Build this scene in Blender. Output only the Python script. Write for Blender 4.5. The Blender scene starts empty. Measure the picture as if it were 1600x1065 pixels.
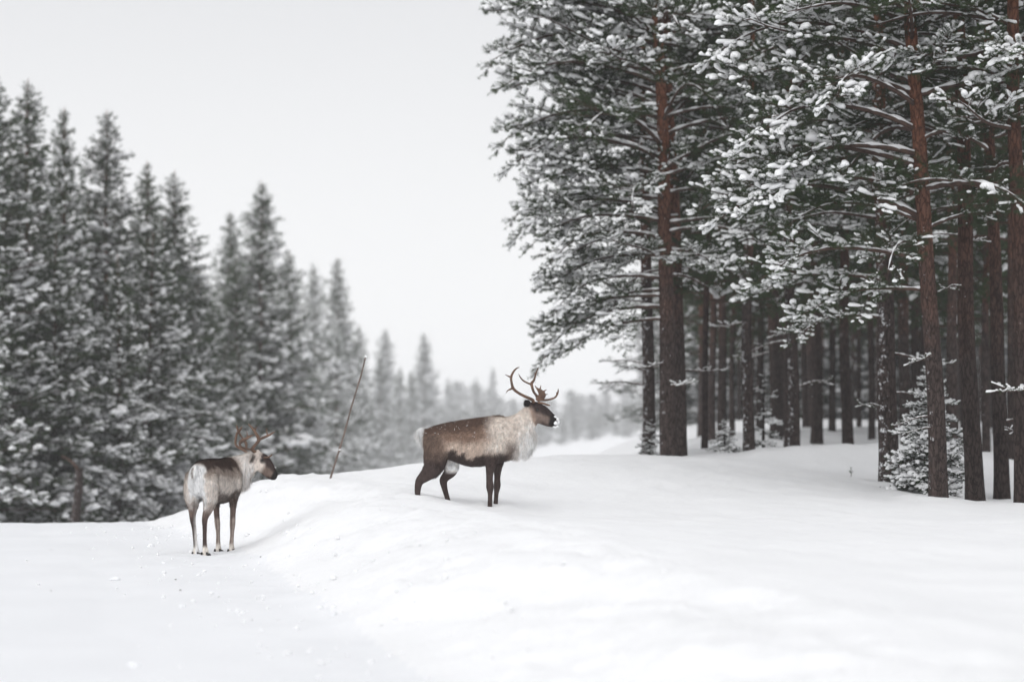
import bpy, bmesh, math
import numpy as np
from mathutils import Matrix, Vector

# ------------------------------------------------------------------ camera, sky, light
scene = bpy.context.scene
col = scene.collection
R = math.radians
FX = 3778.0          # focal length in pixels of the 1600 wide photograph (85 mm full frame)
CAMZ = 1.5
HOR = 665.0          # image row of the horizon

cam_d = bpy.data.cameras.new("camera")
cam = bpy.data.objects.new("camera", cam_d)
col.objects.link(cam)
cam.location = (0, 0, CAMZ)
cam.rotation_euler = (R(90) + math.atan((HOR - 532.5) / FX), 0, 0)
cam_d.sensor_width = 36.0
cam_d.lens = 85.0
cam_d.clip_start = 0.5
cam_d.clip_end = 3000
cam_d.dof.use_dof = True
cam_d.dof.focus_distance = 29.0
cam_d.dof.aperture_fstop = 1.1
scene.camera = cam

SUN_EL, SUN_AZ = R(44), R(205)      # behind the camera, to the left, behind cloud
world = bpy.data.worlds.new("World")
scene.world = world
world.use_nodes = True
wn = world.node_tree
wn.nodes.clear()
w_out = wn.nodes.new("ShaderNodeOutputWorld")
w_bg = wn.nodes.new("ShaderNodeBackground")
w_sky = wn.nodes.new("ShaderNodeTexSky")
w_sky.sky_type = 'NISHITA'
w_sky.sun_disc = False
w_sky.sun_elevation = SUN_EL
w_sky.sun_rotation = SUN_AZ
w_sky.dust_density = 6.0
w_sky.air_density = 1.0
w_hsv = wn.nodes.new("ShaderNodeHueSaturation")
w_hsv.inputs["Saturation"].default_value = 0.10
w_cloud = wn.nodes.new("ShaderNodeMix")
w_cloud.data_type = 'RGBA'
w_cloud.inputs[0].default_value = 0.86          # cloud cover over the clear sky
w_cloud.inputs[7].default_value = (7.75, 7.8, 8.0, 1)
w_tc = wn.nodes.new("ShaderNodeTexCoord")       # snow-laden overcast: paler towards the horizon all round
w_sep = wn.nodes.new("ShaderNodeSeparateXYZ")
w_rmp = wn.nodes.new("ShaderNodeValToRGB")
w_rmp.color_ramp.interpolation = 'EASE'
w_rmp.color_ramp.elements[0].position = 0.0
w_rmp.color_ramp.elements[0].color = (0.86, 0.865, 0.873, 1)
w_rmp.color_ramp.elements[1].position = 0.26
w_rmp.color_ramp.elements[1].color = (0.60, 0.606, 0.625, 1)
w_mul = wn.nodes.new("ShaderNodeVectorMath")
w_mul.operation = 'SCALE'
w_mul.inputs["Scale"].default_value = 9.5
wn.links.new(w_tc.outputs["Generated"], w_sep.inputs[0])
wn.links.new(w_sep.outputs["Z"], w_rmp.inputs[0])
wn.links.new(w_rmp.outputs[0], w_mul.inputs[0])
wn.links.new(w_mul.outputs[0], w_cloud.inputs[7])
wn.links.new(w_sky.outputs[0], w_hsv.inputs["Color"])
wn.links.new(w_hsv.outputs[0], w_cloud.inputs[6])
wn.links.new(w_cloud.outputs[2], w_bg.inputs["Color"])
wn.links.new(w_bg.outputs[0], w_out.inputs["Surface"])
w_bg.inputs["Strength"].default_value = 0.11

sun_d = bpy.data.lights.new("sun", 'SUN')
sun_d.energy = 0.9
sun_d.angle = R(85)
sun_d.color = (1.0, 0.985, 0.965)
sun = bpy.data.objects.new("sun", sun_d)
col.objects.link(sun)
# sun_rotation is measured clockwise from +Y
sd = Vector((math.sin(SUN_AZ) * math.cos(SUN_EL), math.cos(SUN_AZ) * math.cos(SUN_EL), math.sin(SUN_EL)))
sun.rotation_euler = sd.to_track_quat('Z', 'Y').to_euler()
sun.location = sd * 100

vs = scene.view_settings
vs.view_transform = 'Standard'
vs.look = 'None'
vs.exposure = 0.34
vs.gamma = 1.0
vs.use_curve_mapping = False
scene.render.engine = 'CYCLES'
cy = scene.cycles
cy.max_bounces = 4
cy.diffuse_bounces = 2
cy.glossy_bounces = 2
cy.transmission_bounces = 2
cy.volume_bounces = 1
cy.transparent_max_bounces = 4
cy.use_denoising = True
cy.use_adaptive_sampling = True
cy.adaptive_threshold = 0.03
cy.caustics_reflective = False
cy.caustics_refractive = False


# ------------------------------------------------------------------ helpers
def PX(u, v, Y):
    """point at distance Y that the photograph shows at pixel u, v"""
    return ((u - 800.0) / FX * Y, Y, CAMZ + (HOR - v) / FX * Y)


def srgb(r, g, b, k=1.0):
    f = lambda c: (c / 255 / 12.92 if c / 255 <= 0.04045 else ((c / 255 + 0.055) / 1.055) ** 2.4)
    return np.array([f(r) * k, f(g) * k, f(b) * k])


def sstep(a, b, x):
    t = np.clip((x - a) / (b - a), 0, 1)
    return t * t * (3 - 2 * t)


def _hash(ix, iy, seed):
    h = (ix.astype(np.int64) * 374761393 + iy.astype(np.int64) * 668265263 + seed * 974634777) & 0xFFFFFFFF
    h = ((h ^ (h >> 13)) * 1274126177) & 0xFFFFFFFF
    h = h ^ (h >> 16)
    return (h & 0xFFFF) / 65535.0


def vnoise(x, y, seed=0):
    """value noise, -1..1"""
    ix, iy = np.floor(x), np.floor(y)
    fx, fy = x - ix, y - iy
    fx = fx * fx * fx * (fx * (fx * 6 - 15) + 10)
    fy = fy * fy * fy * (fy * (fy * 6 - 15) + 10)
    a, b = _hash(ix, iy, seed), _hash(ix + 1, iy, seed)
    c, d = _hash(ix, iy + 1, seed), _hash(ix + 1, iy + 1, seed)
    return ((a * (1 - fx) + b * fx) * (1 - fy) + (c * (1 - fx) + d * fx) * fy) * 2 - 1


def fbm(x, y, seed=0, octv=4, gain=0.5):
    s, a, t = 0, 1.0, 0
    for i in range(octv):
        c, q = math.cos(0.6 * i + seed), math.sin(0.6 * i + seed)
        s = s + a * vnoise((x * c - y * q) * 2 ** i, (x * q + y * c) * 2 ** i, seed + i)
        t += a
        a *= gain
    return s / t


class MB:
    """collects triangles; build() links them as one mesh object"""
    def __init__(self):
        self.V, self.F, self.M, self.C, self.n = [], [], [], [], 0

    def add(self, V, F, mat=0, C=None):
        V = np.asarray(V, float).reshape(-1, 3)
        F = np.asarray(F, np.int64).reshape(-1, 3)
        if not len(V):
            return
        self.V.append(V)
        self.F.append(F + self.n)
        self.M.append(np.full(len(F), mat, np.int32))
        if C is not None:
            self.C.append(np.asarray(C, float).reshape(-1, 3))
        self.n += len(V)

    def arrays(self):
        return (np.concatenate(self.V), np.concatenate(self.F), np.concatenate(self.M))

    def mesh(self, name, mats, smooth=True):
        if not self.V:
            V, F, M = np.zeros((0, 3)), np.zeros((0, 3), int), np.zeros(0, int)
        else:
            V, F, M = self.arrays()
        me = mesh_from(name, V, F, mats, M, smooth)
        if self.C:
            C = np.concatenate(self.C)
            at = me.color_attributes.new("Col", 'FLOAT_COLOR', 'POINT')
            at.data.foreach_set("color", np.hstack([C, np.ones((len(C), 1))]).astype(np.float32).ravel())
        return me


def mesh_from(name, V, F, mats, M=None, smooth=True):
    me = bpy.data.meshes.new(name)
    nv, nf = len(V), len(F)
    me.vertices.add(nv)
    me.vertices.foreach_set("co", np.ascontiguousarray(V, dtype=np.float32).ravel())
    me.loops.add(nf * 3)
    me.polygons.add(nf)
    me.loops.foreach_set("vertex_index", np.ascontiguousarray(F, dtype=np.int32).ravel())
    me.polygons.foreach_set("loop_start", np.arange(0, nf * 3, 3, dtype=np.int32))
    for m in mats:
        me.materials.append(m)
    if M is not None:
        me.polygons.foreach_set("material_index", np.asarray(M, np.int32))
    me.polygons.foreach_set("use_smooth", np.full(nf, smooth, bool))
    me.update(calc_edges=True)
    return me


def link(name, data, parent=None, loc=(0, 0, 0), rot=(0, 0, 0), scale=(1, 1, 1)):
    o = bpy.data.objects.new(name, data)
    col.objects.link(o)
    o.parent = parent
    o.location = loc
    o.rotation_euler = rot
    o.scale = scale
    return o


def tag(o, label=None, cat=None, group=None, kind=None):
    if label: o["label"] = label
    if cat: o["category"] = cat
    if group: o["group"] = group
    if kind: o["kind"] = kind
    return o


def tube(P, rad, n=6, cap=True, rad2=None, up=(0, 0, 1)):
    """loft along P; rad is the half-width, rad2 the half-height of the section"""
    P = np.asarray(P, float)
    k = len(P)
    rad = np.broadcast_to(np.asarray(rad, float), (k,))
    rad2 = rad if rad2 is None else np.broadcast_to(np.asarray(rad2, float), (k,))
    T = np.gradient(P, axis=0)
    T /= np.linalg.norm(T, axis=1)[:, None] + 1e-12
    U = np.tile(np.asarray(up, float), (k, 1))
    S = np.cross(T, U)
    ln = np.linalg.norm(S, axis=1)
    bad = ln < 0.15
    S[bad] = np.cross(T[bad], np.array([1.0, 0.05, 0]))
    S /= np.linalg.norm(S, axis=1)[:, None]
    for i in range(1, k):
        if np.dot(S[i], S[i - 1]) < 0:
            S[i] = -S[i]
    W = np.cross(S, T)
    a = np.arange(n) / n * 2 * np.pi
    V = P[:, None] + S[:, None] * (rad[:, None] * np.cos(a))[..., None] + W[:, None] * (rad2[:, None] * np.sin(a))[..., None]
    V = V.reshape(-1, 3)
    i = np.arange(k - 1)[:, None] * n
    j = np.arange(n)[None]
    a0, a1 = i + j, i + (j + 1) % n
    b0, b1 = a0 + n, a1 + n
    F = np.concatenate([np.stack([a0, a1, b1], -1).reshape(-1, 3), np.stack([a0, b1, b0], -1).reshape(-1, 3)])
    if cap:
        V = np.vstack([V, P[0], P[-1]])
        c0, c1 = k * n, k * n + 1
        jj = np.arange(n)
        F = np.vstack([F, np.stack([(jj + 1) % n, jj, np.full(n, c0)], -1),
                       np.stack([(k - 1) * n + jj, (k - 1) * n + (jj + 1) % n, np.full(n, c1)], -1)])
    return V, F


def ico(sub):
    bm = bmesh.new()
    bmesh.ops.create_icosphere(bm, subdivisions=sub, radius=1)
    V = np.array([v.co[:] for v in bm.verts])
    F = np.array([[v.index for v in f.verts] for f in bm.faces])
    bm.free()
    return V, F


ICO = {1: ico(1), 2: ico(2), 3: ico(3)}


def smooth_path(P, n):
    """Catmull-Rom through control points (any columns)"""
    P = np.asarray(P, float)
    if len(P) == 2:
        t = np.linspace(0, 1, n)[:, None]
        return P[0] * (1 - t) + P[1] * t
    Q = np.vstack([2 * P[0] - P[1], P, 2 * P[-1] - P[-2]])
    out = []
    ts = np.linspace(0, len(P) - 1, n)
    for t in ts:
        i = min(int(t), len(P) - 2)
        f = t - i
        p0, p1, p2, p3 = Q[i], Q[i + 1], Q[i + 2], Q[i + 3]
        out.append(0.5 * (2 * p1 + (p2 - p0) * f + (2 * p0 - 5 * p1 + 4 * p2 - p3) * f * f + (3 * p1 - p0 - 3 * p2 + p3) * f ** 3))
    return np.array(out)


# ------------------------------------------------------------------ materials
def new_mat(name):
    m = bpy.data.materials.new(name)
    m.use_nodes = True
    nt = m.node_tree
    nt.nodes.clear()
    out = nt.nodes.new("ShaderNodeOutputMaterial")
    b = nt.nodes.new("ShaderNodeBsdfPrincipled")
    nt.links.new(b.outputs[0], out.inputs["Surface"])
    return m, nt, b


def N(nt, typ, **kw):
    n = nt.nodes.new(typ)
    for k, v in kw.items():
        if k.startswith("i_"):
            n.inputs[k[2:].replace("_", " ")].default_value = v
        else:
            setattr(n, k, v)
    return n


def ramp(nt, stops, src):
    r = nt.nodes.new("ShaderNodeValToRGB")
    el = r.color_ramp.elements
    while len(el) < len(stops):
        el.new(0.5)
    for e, (p, c) in zip(el, stops):
        e.position = p
        e.color = (*c, 1)
    nt.links.new(src, r.inputs[0])
    return r


def mat_snow(name, base, bump=0.3, s1=9.0, s2=60.0, dist=0.02, tint=0.03, stretch=None):
    m, nt, b = new_mat(name)
    tc = N(nt, "ShaderNodeTexCoord")
    src = tc.outputs["Object"]
    n1 = N(nt, "ShaderNodeTexNoise", i_Scale=s1, i_Detail=5.0, i_Roughness=0.6)
    n2 = N(nt, "ShaderNodeTexNoise", i_Scale=s2, i_Detail=3.0, i_Roughness=0.7)
    nt.links.new(src, n1.inputs["Vector"])
    nt.links.new(src, n2.inputs["Vector"])
    add = N(nt, "ShaderNodeMath", operation='MULTIPLY_ADD')
    nt.links.new(n2.outputs[0], add.inputs[0])
    add.inputs[1].default_value = 0.25
    nt.links.new(n1.outputs[0], add.inputs[2])
    bp = N(nt, "ShaderNodeBump", i_Strength=bump, i_Distance=dist)
    nt.links.new(add.outputs[0], bp.inputs["Height"])
    nt.links.new(bp.outputs[0], b.inputs["Normal"])
    c = np.array(base)
    n3 = N(nt, "ShaderNodeTexNoise", i_Scale=0.7, i_Detail=4.0)
    nt.links.new(src, n3.inputs["Vector"])
    rp = ramp(nt, [(0.35, c - tint), (0.65, c + tint * 0.4)], n3.outputs[0])
    nt.links.new(rp.outputs[0], b.inputs["Base Color"])
    b.inputs["Roughness"].default_value = 0.65
    b.inputs["Specular IOR Level"].default_value = 0.15
    return m


M_SNOW = mat_snow("snow_ground", (0.905, 0.91, 0.92), 0.55, 7.0, 60.0, 0.035)
M_ROAD = mat_snow("snow_packed", (0.85, 0.86, 0.88), 0.3, 3.0, 40.0, 0.015, 0.025)
M_TSNOW = mat_snow("snow_on_branches", (0.87, 0.875, 0.885), 0.3, 25.0, 90.0, 0.01, 0.01)


def mat_bark(name, low, high, z0, z1, snow=0.0):
    m, nt, b = new_mat(name)
    tc = N(nt, "ShaderNodeTexCoord")
    sep = N(nt, "ShaderNodeSeparateXYZ")
    nt.links.new(tc.outputs["Object"], sep.inputs[0])
    mp = N(nt, "ShaderNodeMapping")
    mp.inputs["Scale"].default_value = (1, 1, 0.28)
    nt.links.new(tc.outputs["Object"], mp.inputs[0])
    vor = N(nt, "ShaderNodeTexVoronoi", i_Scale=20.0)
    vor.feature = 'DISTANCE_TO_EDGE'
    n1 = N(nt, "ShaderNodeTexNoise", i_Scale=14.0, i_Detail=6.0, i_Roughness=0.7)
    nb = N(nt, "ShaderNodeTexNoise", i_Scale=2.2, i_Detail=3.0)
    wv = N(nt, "ShaderNodeVectorMath", operation='MULTIPLY_ADD')
    nt.links.new(n1.outputs["Color"], wv.inputs[0])
    wv.inputs[1].default_value = (0.14, 0.14, 0.10)
    nt.links.new(mp.outputs[0], wv.inputs[2])
    nt.links.new(wv.outputs[0], vor.inputs["Vector"])
    nt.links.new(mp.outputs[0], n1.inputs["Vector"])
    nt.links.new(tc.outputs["Object"], nb.inputs["Vector"])
    # height blend with ragged boundary
    mr = N(nt, "ShaderNodeMapRange")
    mr.inputs["From Min"].default_value = z0
    mr.inputs["From Max"].default_value = z1
    ma = N(nt, "ShaderNodeMath", operation='MULTIPLY_ADD')
    nt.links.new(nb.outputs[0], ma.inputs[0])
    ma.inputs[1].default_value = 3.0
    nt.links.new(sep.outputs["Z"], ma.inputs[2])
    sb = N(nt, "ShaderNodeMath", operation='SUBTRACT')
    nt.links.new(ma.outputs[0], sb.inputs[0])
    sb.inputs[1].default_value = 1.5
    nt.links.new(sb.outputs[0], mr.inputs["Value"])
    lo = ramp(nt, [(0.25, np.array(low) * 0.55), (0.75, np.array(low) * 1.35)], n1.outputs[0])
    hi = ramp(nt, [(0.25, np.array(high) * 0.5), (0.75, np.array(high) * 1.3)], n1.outputs[0])
    mx = N(nt, "ShaderNodeMix", data_type='RGBA')
    nt.links.new(mr.outputs[0], mx.inputs[0])
    nt.links.new(lo.outputs[0], mx.inputs[6])
    nt.links.new(hi.outputs[0], mx.inputs[7])
    pl = N(nt, "ShaderNodeMapRange")          # dark fissures between the bark plates
    pl.inputs["From Min"].default_value = 0.0
    pl.inputs["From Max"].default_value = 0.16
    pl.inputs["To Min"].default_value = 0.32
    pl.inputs["To Max"].default_value = 1.3
    nt.links.new(vor.outputs["Distance"], pl.inputs["Value"])
    hsb = N(nt, "ShaderNodeHueSaturation")
    nt.links.new(pl.outputs[0], hsb.inputs["Value"])
    nt.links.new(mx.outputs[2], hsb.inputs["Color"])
    last = hsb.outputs[0]
    if snow > 0:     # snow blown against one side of the bark, in flecks
        ns = N(nt, "ShaderNodeTexNoise", i_Scale=11.0, i_Detail=8.0, i_Roughness=0.8)
        nt.links.new(tc.outputs["Object"], ns.inputs["Vector"])
        geo = N(nt, "ShaderNodeNewGeometry")
        dt = N(nt, "ShaderNodeVectorMath", operation='DOT_PRODUCT')
        nt.links.new(geo.outputs["Normal"], dt.inputs[0])
        dt.inputs[1].default_value = (-0.75, -0.66, 0)
        m2 = N(nt, "ShaderNodeMath", operation='MULTIPLY_ADD')
        nt.links.new(dt.outputs["Value"], m2.inputs[0])
        m2.inputs[1].default_value = 0.16
        nt.links.new(ns.outputs[0], m2.inputs[2])
        rs = ramp(nt, [(0.80 - snow, (0, 0, 0)), (0.84 - snow, (1, 1, 1))], m2.outputs[0])
        mx2 = N(nt, "ShaderNodeMix", data_type='RGBA')
        nt.links.new(rs.outputs[0], mx2.inputs[0])
        nt.links.new(last, mx2.inputs[6])
        mx2.inputs[7].default_value = (0.82, 0.83, 0.85, 1)
        last = mx2.outputs[2]
    nt.links.new(last, b.inputs["Base Color"])
    bp = N(nt, "ShaderNodeBump", i_Strength=0.9, i_Distance=0.03)
    sm = N(nt, "ShaderNodeMath", operation='MULTIPLY_ADD')
    nt.links.new(n1.outputs[0], sm.inputs[0])
    sm.inputs[1].default_value = 0.5
    nt.links.new(vor.outputs["Distance"], sm.inputs[2])
    nt.links.new(sm.outputs[0], bp.inputs["Height"])
    nt.links.new(bp.outputs[0], b.inputs["Normal"])
    b.inputs["Roughness"].default_value = 0.95
    b.inputs["Specular IOR Level"].default_value = 0.1
    return m


LOWB, HIGHB = srgb(71, 61, 58), srgb(128, 84, 64)
M_BARK = mat_bark("pine_bark", LOWB, HIGHB, 2.2, 6.0, 0.035)
M_BARK_S = mat_bark("pine_bark_snow_plastered", LOWB * 0.9, HIGHB, 3.0, 7.0, 0.095)
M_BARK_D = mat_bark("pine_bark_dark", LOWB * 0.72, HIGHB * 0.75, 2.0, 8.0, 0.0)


def mat_simple(name, c, rough=0.8, spec=0.2, noise=0.25, scale=20.0, bump=0.0, objrand=0.0):
    m, nt, b = new_mat(name)
    tc = N(nt, "ShaderNodeTexCoord")
    n1 = N(nt, "ShaderNodeTexNoise", i_Scale=scale, i_Detail=4.0)
    nt.links.new(tc.outputs["Object"], n1.inputs["Vector"])
    c = np.array(c)
    rp = ramp(nt, [(0.3, c * (1 - noise)), (0.7, c * (1 + noise))], n1.outputs[0])
    last = rp.outputs[0]
    if objrand:
        oi = N(nt, "ShaderNodeObjectInfo")
        hs = N(nt, "ShaderNodeHueSaturation")
        mr = N(nt, "ShaderNodeMapRange")
        mr.inputs["To Min"].default_value = 1 - objrand
        mr.inputs["To Max"].default_value = 1 + objrand
        nt.links.new(oi.outputs["Random"], mr.inputs["Value"])
        nt.links.new(mr.outputs[0], hs.inputs["Value"])
        nt.links.new(last, hs.inputs["Color"])
        last = hs.outputs[0]
    nt.links.new(last, b.inputs["Base Color"])
    if bump:
        bp = N(nt, "ShaderNodeBump", i_Strength=bump, i_Distance=0.01)
        nt.links.new(n1.outputs[0], bp.inputs["Height"])
        nt.links.new(bp.outputs[0], b.inputs["Normal"])
    b.inputs["Roughness"].default_value = rough
    b.inputs["Specular IOR Level"].default_value = spec
    return m


M_NEEDLE = mat_simple("pine_needles", (0.027, 0.047, 0.013), 0.6, 0.25, 0.35, 6.0, 0, 0.25)
M_SPRUCE = mat_simple("spruce_needles", (0.022, 0.040, 0.014), 0.6, 0.25, 0.35, 6.0, 0, 0.2)
M_TWIG = mat_simple("twig_bark", srgb(78, 62, 55), 0.9, 0.1, 0.4, 12.0)

# ------------------------------------------------------------------ terrain
XF_Y = [0, 14, 28.5, 37, 46, 60, 90, 400]
XF_X = [2.6, -0.3, -3.0, -5.45, -6.6, -6.4, -4.2, -2.0]


def x_foot(y):
    return np.interp(y, XF_Y, XF_X) + 0.12 * np.sin(y * 0.9) + 0.08 * np.sin(y * 2.3 + 1)


def road_z(y):
    return np.interp(y, [0, 36, 38, 41, 46, 60, 80, 110, 150, 220, 400, 3000], [0, 0, -.02, -.14, -.40, -1.16, -2.2, -3.5, -4.3, -5.4, -6.2, -6.5])


CTRL = [
    (0, 6, .05), (3, 6, .1), (7, 6, .1), (12, 6, .1), (20, 6, .1), (40, 6, .1),
    (1.0, 13, .42), (3, 13, .38), (6, 13, .3), (14, 13, .25),
    (-.4, 20, .62), (2, 20, .48), (6, 20, .40), (12, 20, .35),
    (-1.8, 25, .68), (0, 25, .54), (3, 25, .45), (8, 25, .40),
    (-1.13, 28.9, .62), (-.8, 29.2, .57), (-.27, 28.85, .525), (-.2, 29.15, .57), (-2.2, 29, .66),
    (.6, 29, .5), (2.5, 29.5, .47), (5.8, 33, .48), (6.5, 34, .44), (7.3, 36, .42), (6.9, 33, .43), (5.76, 37, .64),
    (4, 33, .58), (2, 33, .70), (9, 34, .42), (14, 36, .5), (25, 36, .6),
    (-3.8, 36, .66), (-2.86, 36, .72), (-1.9, 36, .84), (-1.43, 36, .94), (.48, 37, 1.0), (2.2, 41, .98),
    (-.7, 33, .82), (-2.3, 33, .74), (.8, 33.5, .82),
    (2.76, 42, .88), (2.58, 46, .92), (4.55, 43, .95), (6.3, 42, 1.0), (4.38, 45, .9), (5.47, 47, .915), (6.95, 50, .95),
    (6.07, 56, 1.05), (6.8, 54, 1.0), (10, 44, .85), (12, 52, 1.0), (3.2, 54, .95), (5, 64, 1.15), (12, 66, 1.25), (22, 62, 1.3), (5.5, 90, 1.3),
    (15, 90, 1.6), (30, 90, 1.7), (60, 60, 1.8), (60, 120, 2), (8, 130, 1.6), (30, 140, 2), (60, 20, 1),
    (-1.5, 44, .3), (0, 46, .55), (-1, 55, -.5), (1, 56, .1), (0, 75, -1.2), (2.5, 75, -.2), (1, 100, -2), (3, 130, -2.2), (0, 200, -3.3), (20, 200, -1),
]
_c = np.array(CTRL)


def _tps(d2):
    return np.where(d2 > 1e-9, 0.5 * d2 * np.log(np.maximum(d2, 1e-9)), 0)


_S = np.array([1.0, 0.75])
_cp = _c[:, :2] * _S
_n = len(_c)
_A = np.zeros((_n + 3, _n + 3))
_A[:_n, :_n] = _tps(((_cp[:, None] - _cp[None]) ** 2).sum(-1)) + np.eye(_n) * 0.15
_A[:_n, _n] = 1
_A[:_n, _n + 1:] = _cp
_A[_n, :_n] = 1
_A[_n + 1:, :_n] = _cp.T
_w = np.linalg.solve(_A, np.concatenate([_c[:, 2], np.zeros(3)]))


def plateau(x, y):
    sh = np.shape(x)
    x = np.clip(np.ravel(x), -6, 60)
    y = np.clip(np.ravel(y), 6, 200)
    q = np.stack([x, y], -1) * _S
    out = np.zeros(len(q))
    for i in range(0, len(q), 40000):
        d2 = ((q[i:i + 40000, None] - _cp[None]) ** 2).sum(-1)
        out[i:i + 40000] = _tps(d2) @ _w[:_n] + _w[_n] + q[i:i + 40000] @ _w[_n + 1:]
    return np.clip(out, -4.5, 2.2).reshape(sh)


TREE_XY = [((u - 800) / FX * Y_, Y_) for u, Y_ in ((1466, 33), (1522, 34), (1563, 36), (1597, 32.5), (1388, 37), (1046, 42), (1062, 43.4), (1013, 46), (1169, 45), (1241, 47), (1324, 50))]


def height(x, y, detail=True):
    x = np.asarray(x, float)
    y = np.asarray(y, float)
    x, y = np.broadcast_arrays(x, y)
    d = x - x_foot(y)
    rz = road_z(y)
    P = plateau(x, y)
    wdt = np.interp(y, [8, 20, 29, 36, 60], [1.7, 1.6, 1.5, 1.2, 3.0])
    f = sstep(-0.3, 1.0, d / wdt) * 0.9 + 0.1 * np.clip(d / wdt, 0, 1)
    f = np.clip(f, 0, 1)
    P = np.maximum(P, rz + 0.1)
    z = rz + f * (P - rz)
    # left verge beyond the road
    dl = (x_foot(y) - 7.5) - x
    z = z + 0.12 * sstep(0, 1.5, dl)
    if detail:
        near = 1 - sstep(60, 90, y)
        face = sstep(-0.2, 0.4, d) * (1 - sstep(1.6, 3.0, d))
        top = sstep(1.0, 2.5, d)
        rd = 1 - sstep(-0.3, 0.3, d)
        z = z + near * face * (0.10 * fbm(x * 1.8 + 0.8 * y, y * 0.7, 3, 5, 0.58) + 0.08 * np.abs(fbm(x * 3.6 + y * 1.5, y * 2.0, 5, 4, .6)))
        z = z + near * top * (0.06 * fbm(x * 0.8, y * 0.5, 7, 4, 0.5) + 0.016 * fbm(x * 3, y * 1.6, 9, 3))
        forest = sstep(38, 44, y) * sstep(2.0, 3.5, x)
        z = z + near * forest * 0.16 * (fbm(x * 0.8, y * 0.55, 11, 3) + 0.35)
        crumble = sstep(-1.8, -0.2, d) * (1 - sstep(0.2, 0.9, d)) * near
        z = z + crumble * 0.03 * np.maximum(fbm(x * 4.5, y * 3.2, 13, 3), -0.1)
        z = z + near * rd * 0.006 * fbm(x * 2.5, y * 0.8, 15, 3)
        # wheel tracks pressed along the packed road
        for dd, ww in ((-1.9, .16), (-3.3, .16), (-4.3, .2)):
            z = z - near * rd * 0.012 * np.exp(-((d - dd) / ww) ** 2)
        # the ledge and hollow at the forest edge
        z = z + 0.10 * np.exp(-((y - 42.0) / 1.0) ** 2) * sstep(3.2, 5, x) * (1 - sstep(7, 9, x))
        z = z - 0.10 * np.exp(-((y - 39.3) / 1.1) ** 2) * sstep(3.0, 5, x) * (1 - sstep(6.5, 9, x))
        for (tx, ty) in TREE_XY:       # snow banked against the trunks
            r2 = np.hypot(x - tx, y - ty)
            z = z + 0.05 * np.exp(-((r2 - .38) / .22) ** 2) - .02 * np.exp(-(r2 / .2) ** 2)
        for (tx, ty) in ((-1.13, 28.87), (-.75, 29.13), (-.26, 28.87), (-.19, 29.13)):
            r2 = np.hypot(x - tx, (y - ty) * .6)
            z = z + 0.025 * np.exp(-((r2 - .16) / .08) ** 2)
        # trampled snow around the road reindeer
        for (hx, hy) in ((-3.5, 27.6), (-3.1, 28.0), (-2.9, 27.2), (-3.9, 28.1), (-2.5, 28.3), (-2.3, 27.4), (-3.3, 26.6), (-2.2, 26.5)):
            r2 = ((x - hx) / .11) ** 2 + ((y - hy) / .16) ** 2
            z = z - 0.035 * np.exp(-r2) + 0.02 * np.exp(-((np.sqrt(r2) - 1.7) / .5) ** 2)
    return z


def H(x, y):
    return float(height(np.array([x]), np.array([y]))[0])


ys = [4.0]
while ys[-1] < 60:
    ys.append(ys[-1] + 0.0052 * ys[-1])
while ys[-1] < 2200:
    ys.append(ys[-1] * 1.022)
ys = np.array([-60, -30, -12, -4, 0, 2.5] + ys)
xs = np.arange(-9, 10.01, 0.072)
ext = [10.0]
stp = 0.09
while ext[-1] < 1800:
    stp *= 1.11
    ext.append(ext[-1] + stp)
ext = np.array(ext[1:])
xs = np.concatenate([-(ext[::-1] - 1), xs, ext])
GX, GY = np.meshgrid(xs, ys)
GZ = height(GX, GY)
V = np.stack([GX, GY, GZ], -1).reshape(-1, 3)
ny, nx = GX.shape
i = (np.arange(ny - 1)[:, None] * nx + np.arange(nx - 1)[None])
quad = np.stack([i, i + 1, i + nx + 1, i + nx], -1).reshape(-1, 4)
cen = V[quad].mean(1)
dcen = cen[:, 0] - np.interp(cen[:, 1], XF_Y, XF_X)
isroad = (dcen < -0.15) & (dcen > -7.6) & (cen[:, 1] < 420)


def sub_sheet(name, q, mat):
    used = np.unique(q)
    mp = np.full(len(V), -1, np.int64)
    mp[used] = np.arange(len(used))
    q = mp[q]
    F = np.concatenate([q[:, [0, 1, 2]], q[:, [0, 2, 3]]])
    o = link(name, mesh_from(name, V[used], F, [mat]))
    return o


g = sub_sheet("snow_ground", quad[~isroad], M_SNOW)
tag(g, "deep untracked snow with a ploughed bank rising to the forest", "snow", kind="structure")
g = sub_sheet("road", quad[isroad], M_ROAD)
tag(g, "smooth packed snow covering the road at the left", "road", kind="structure")


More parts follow.
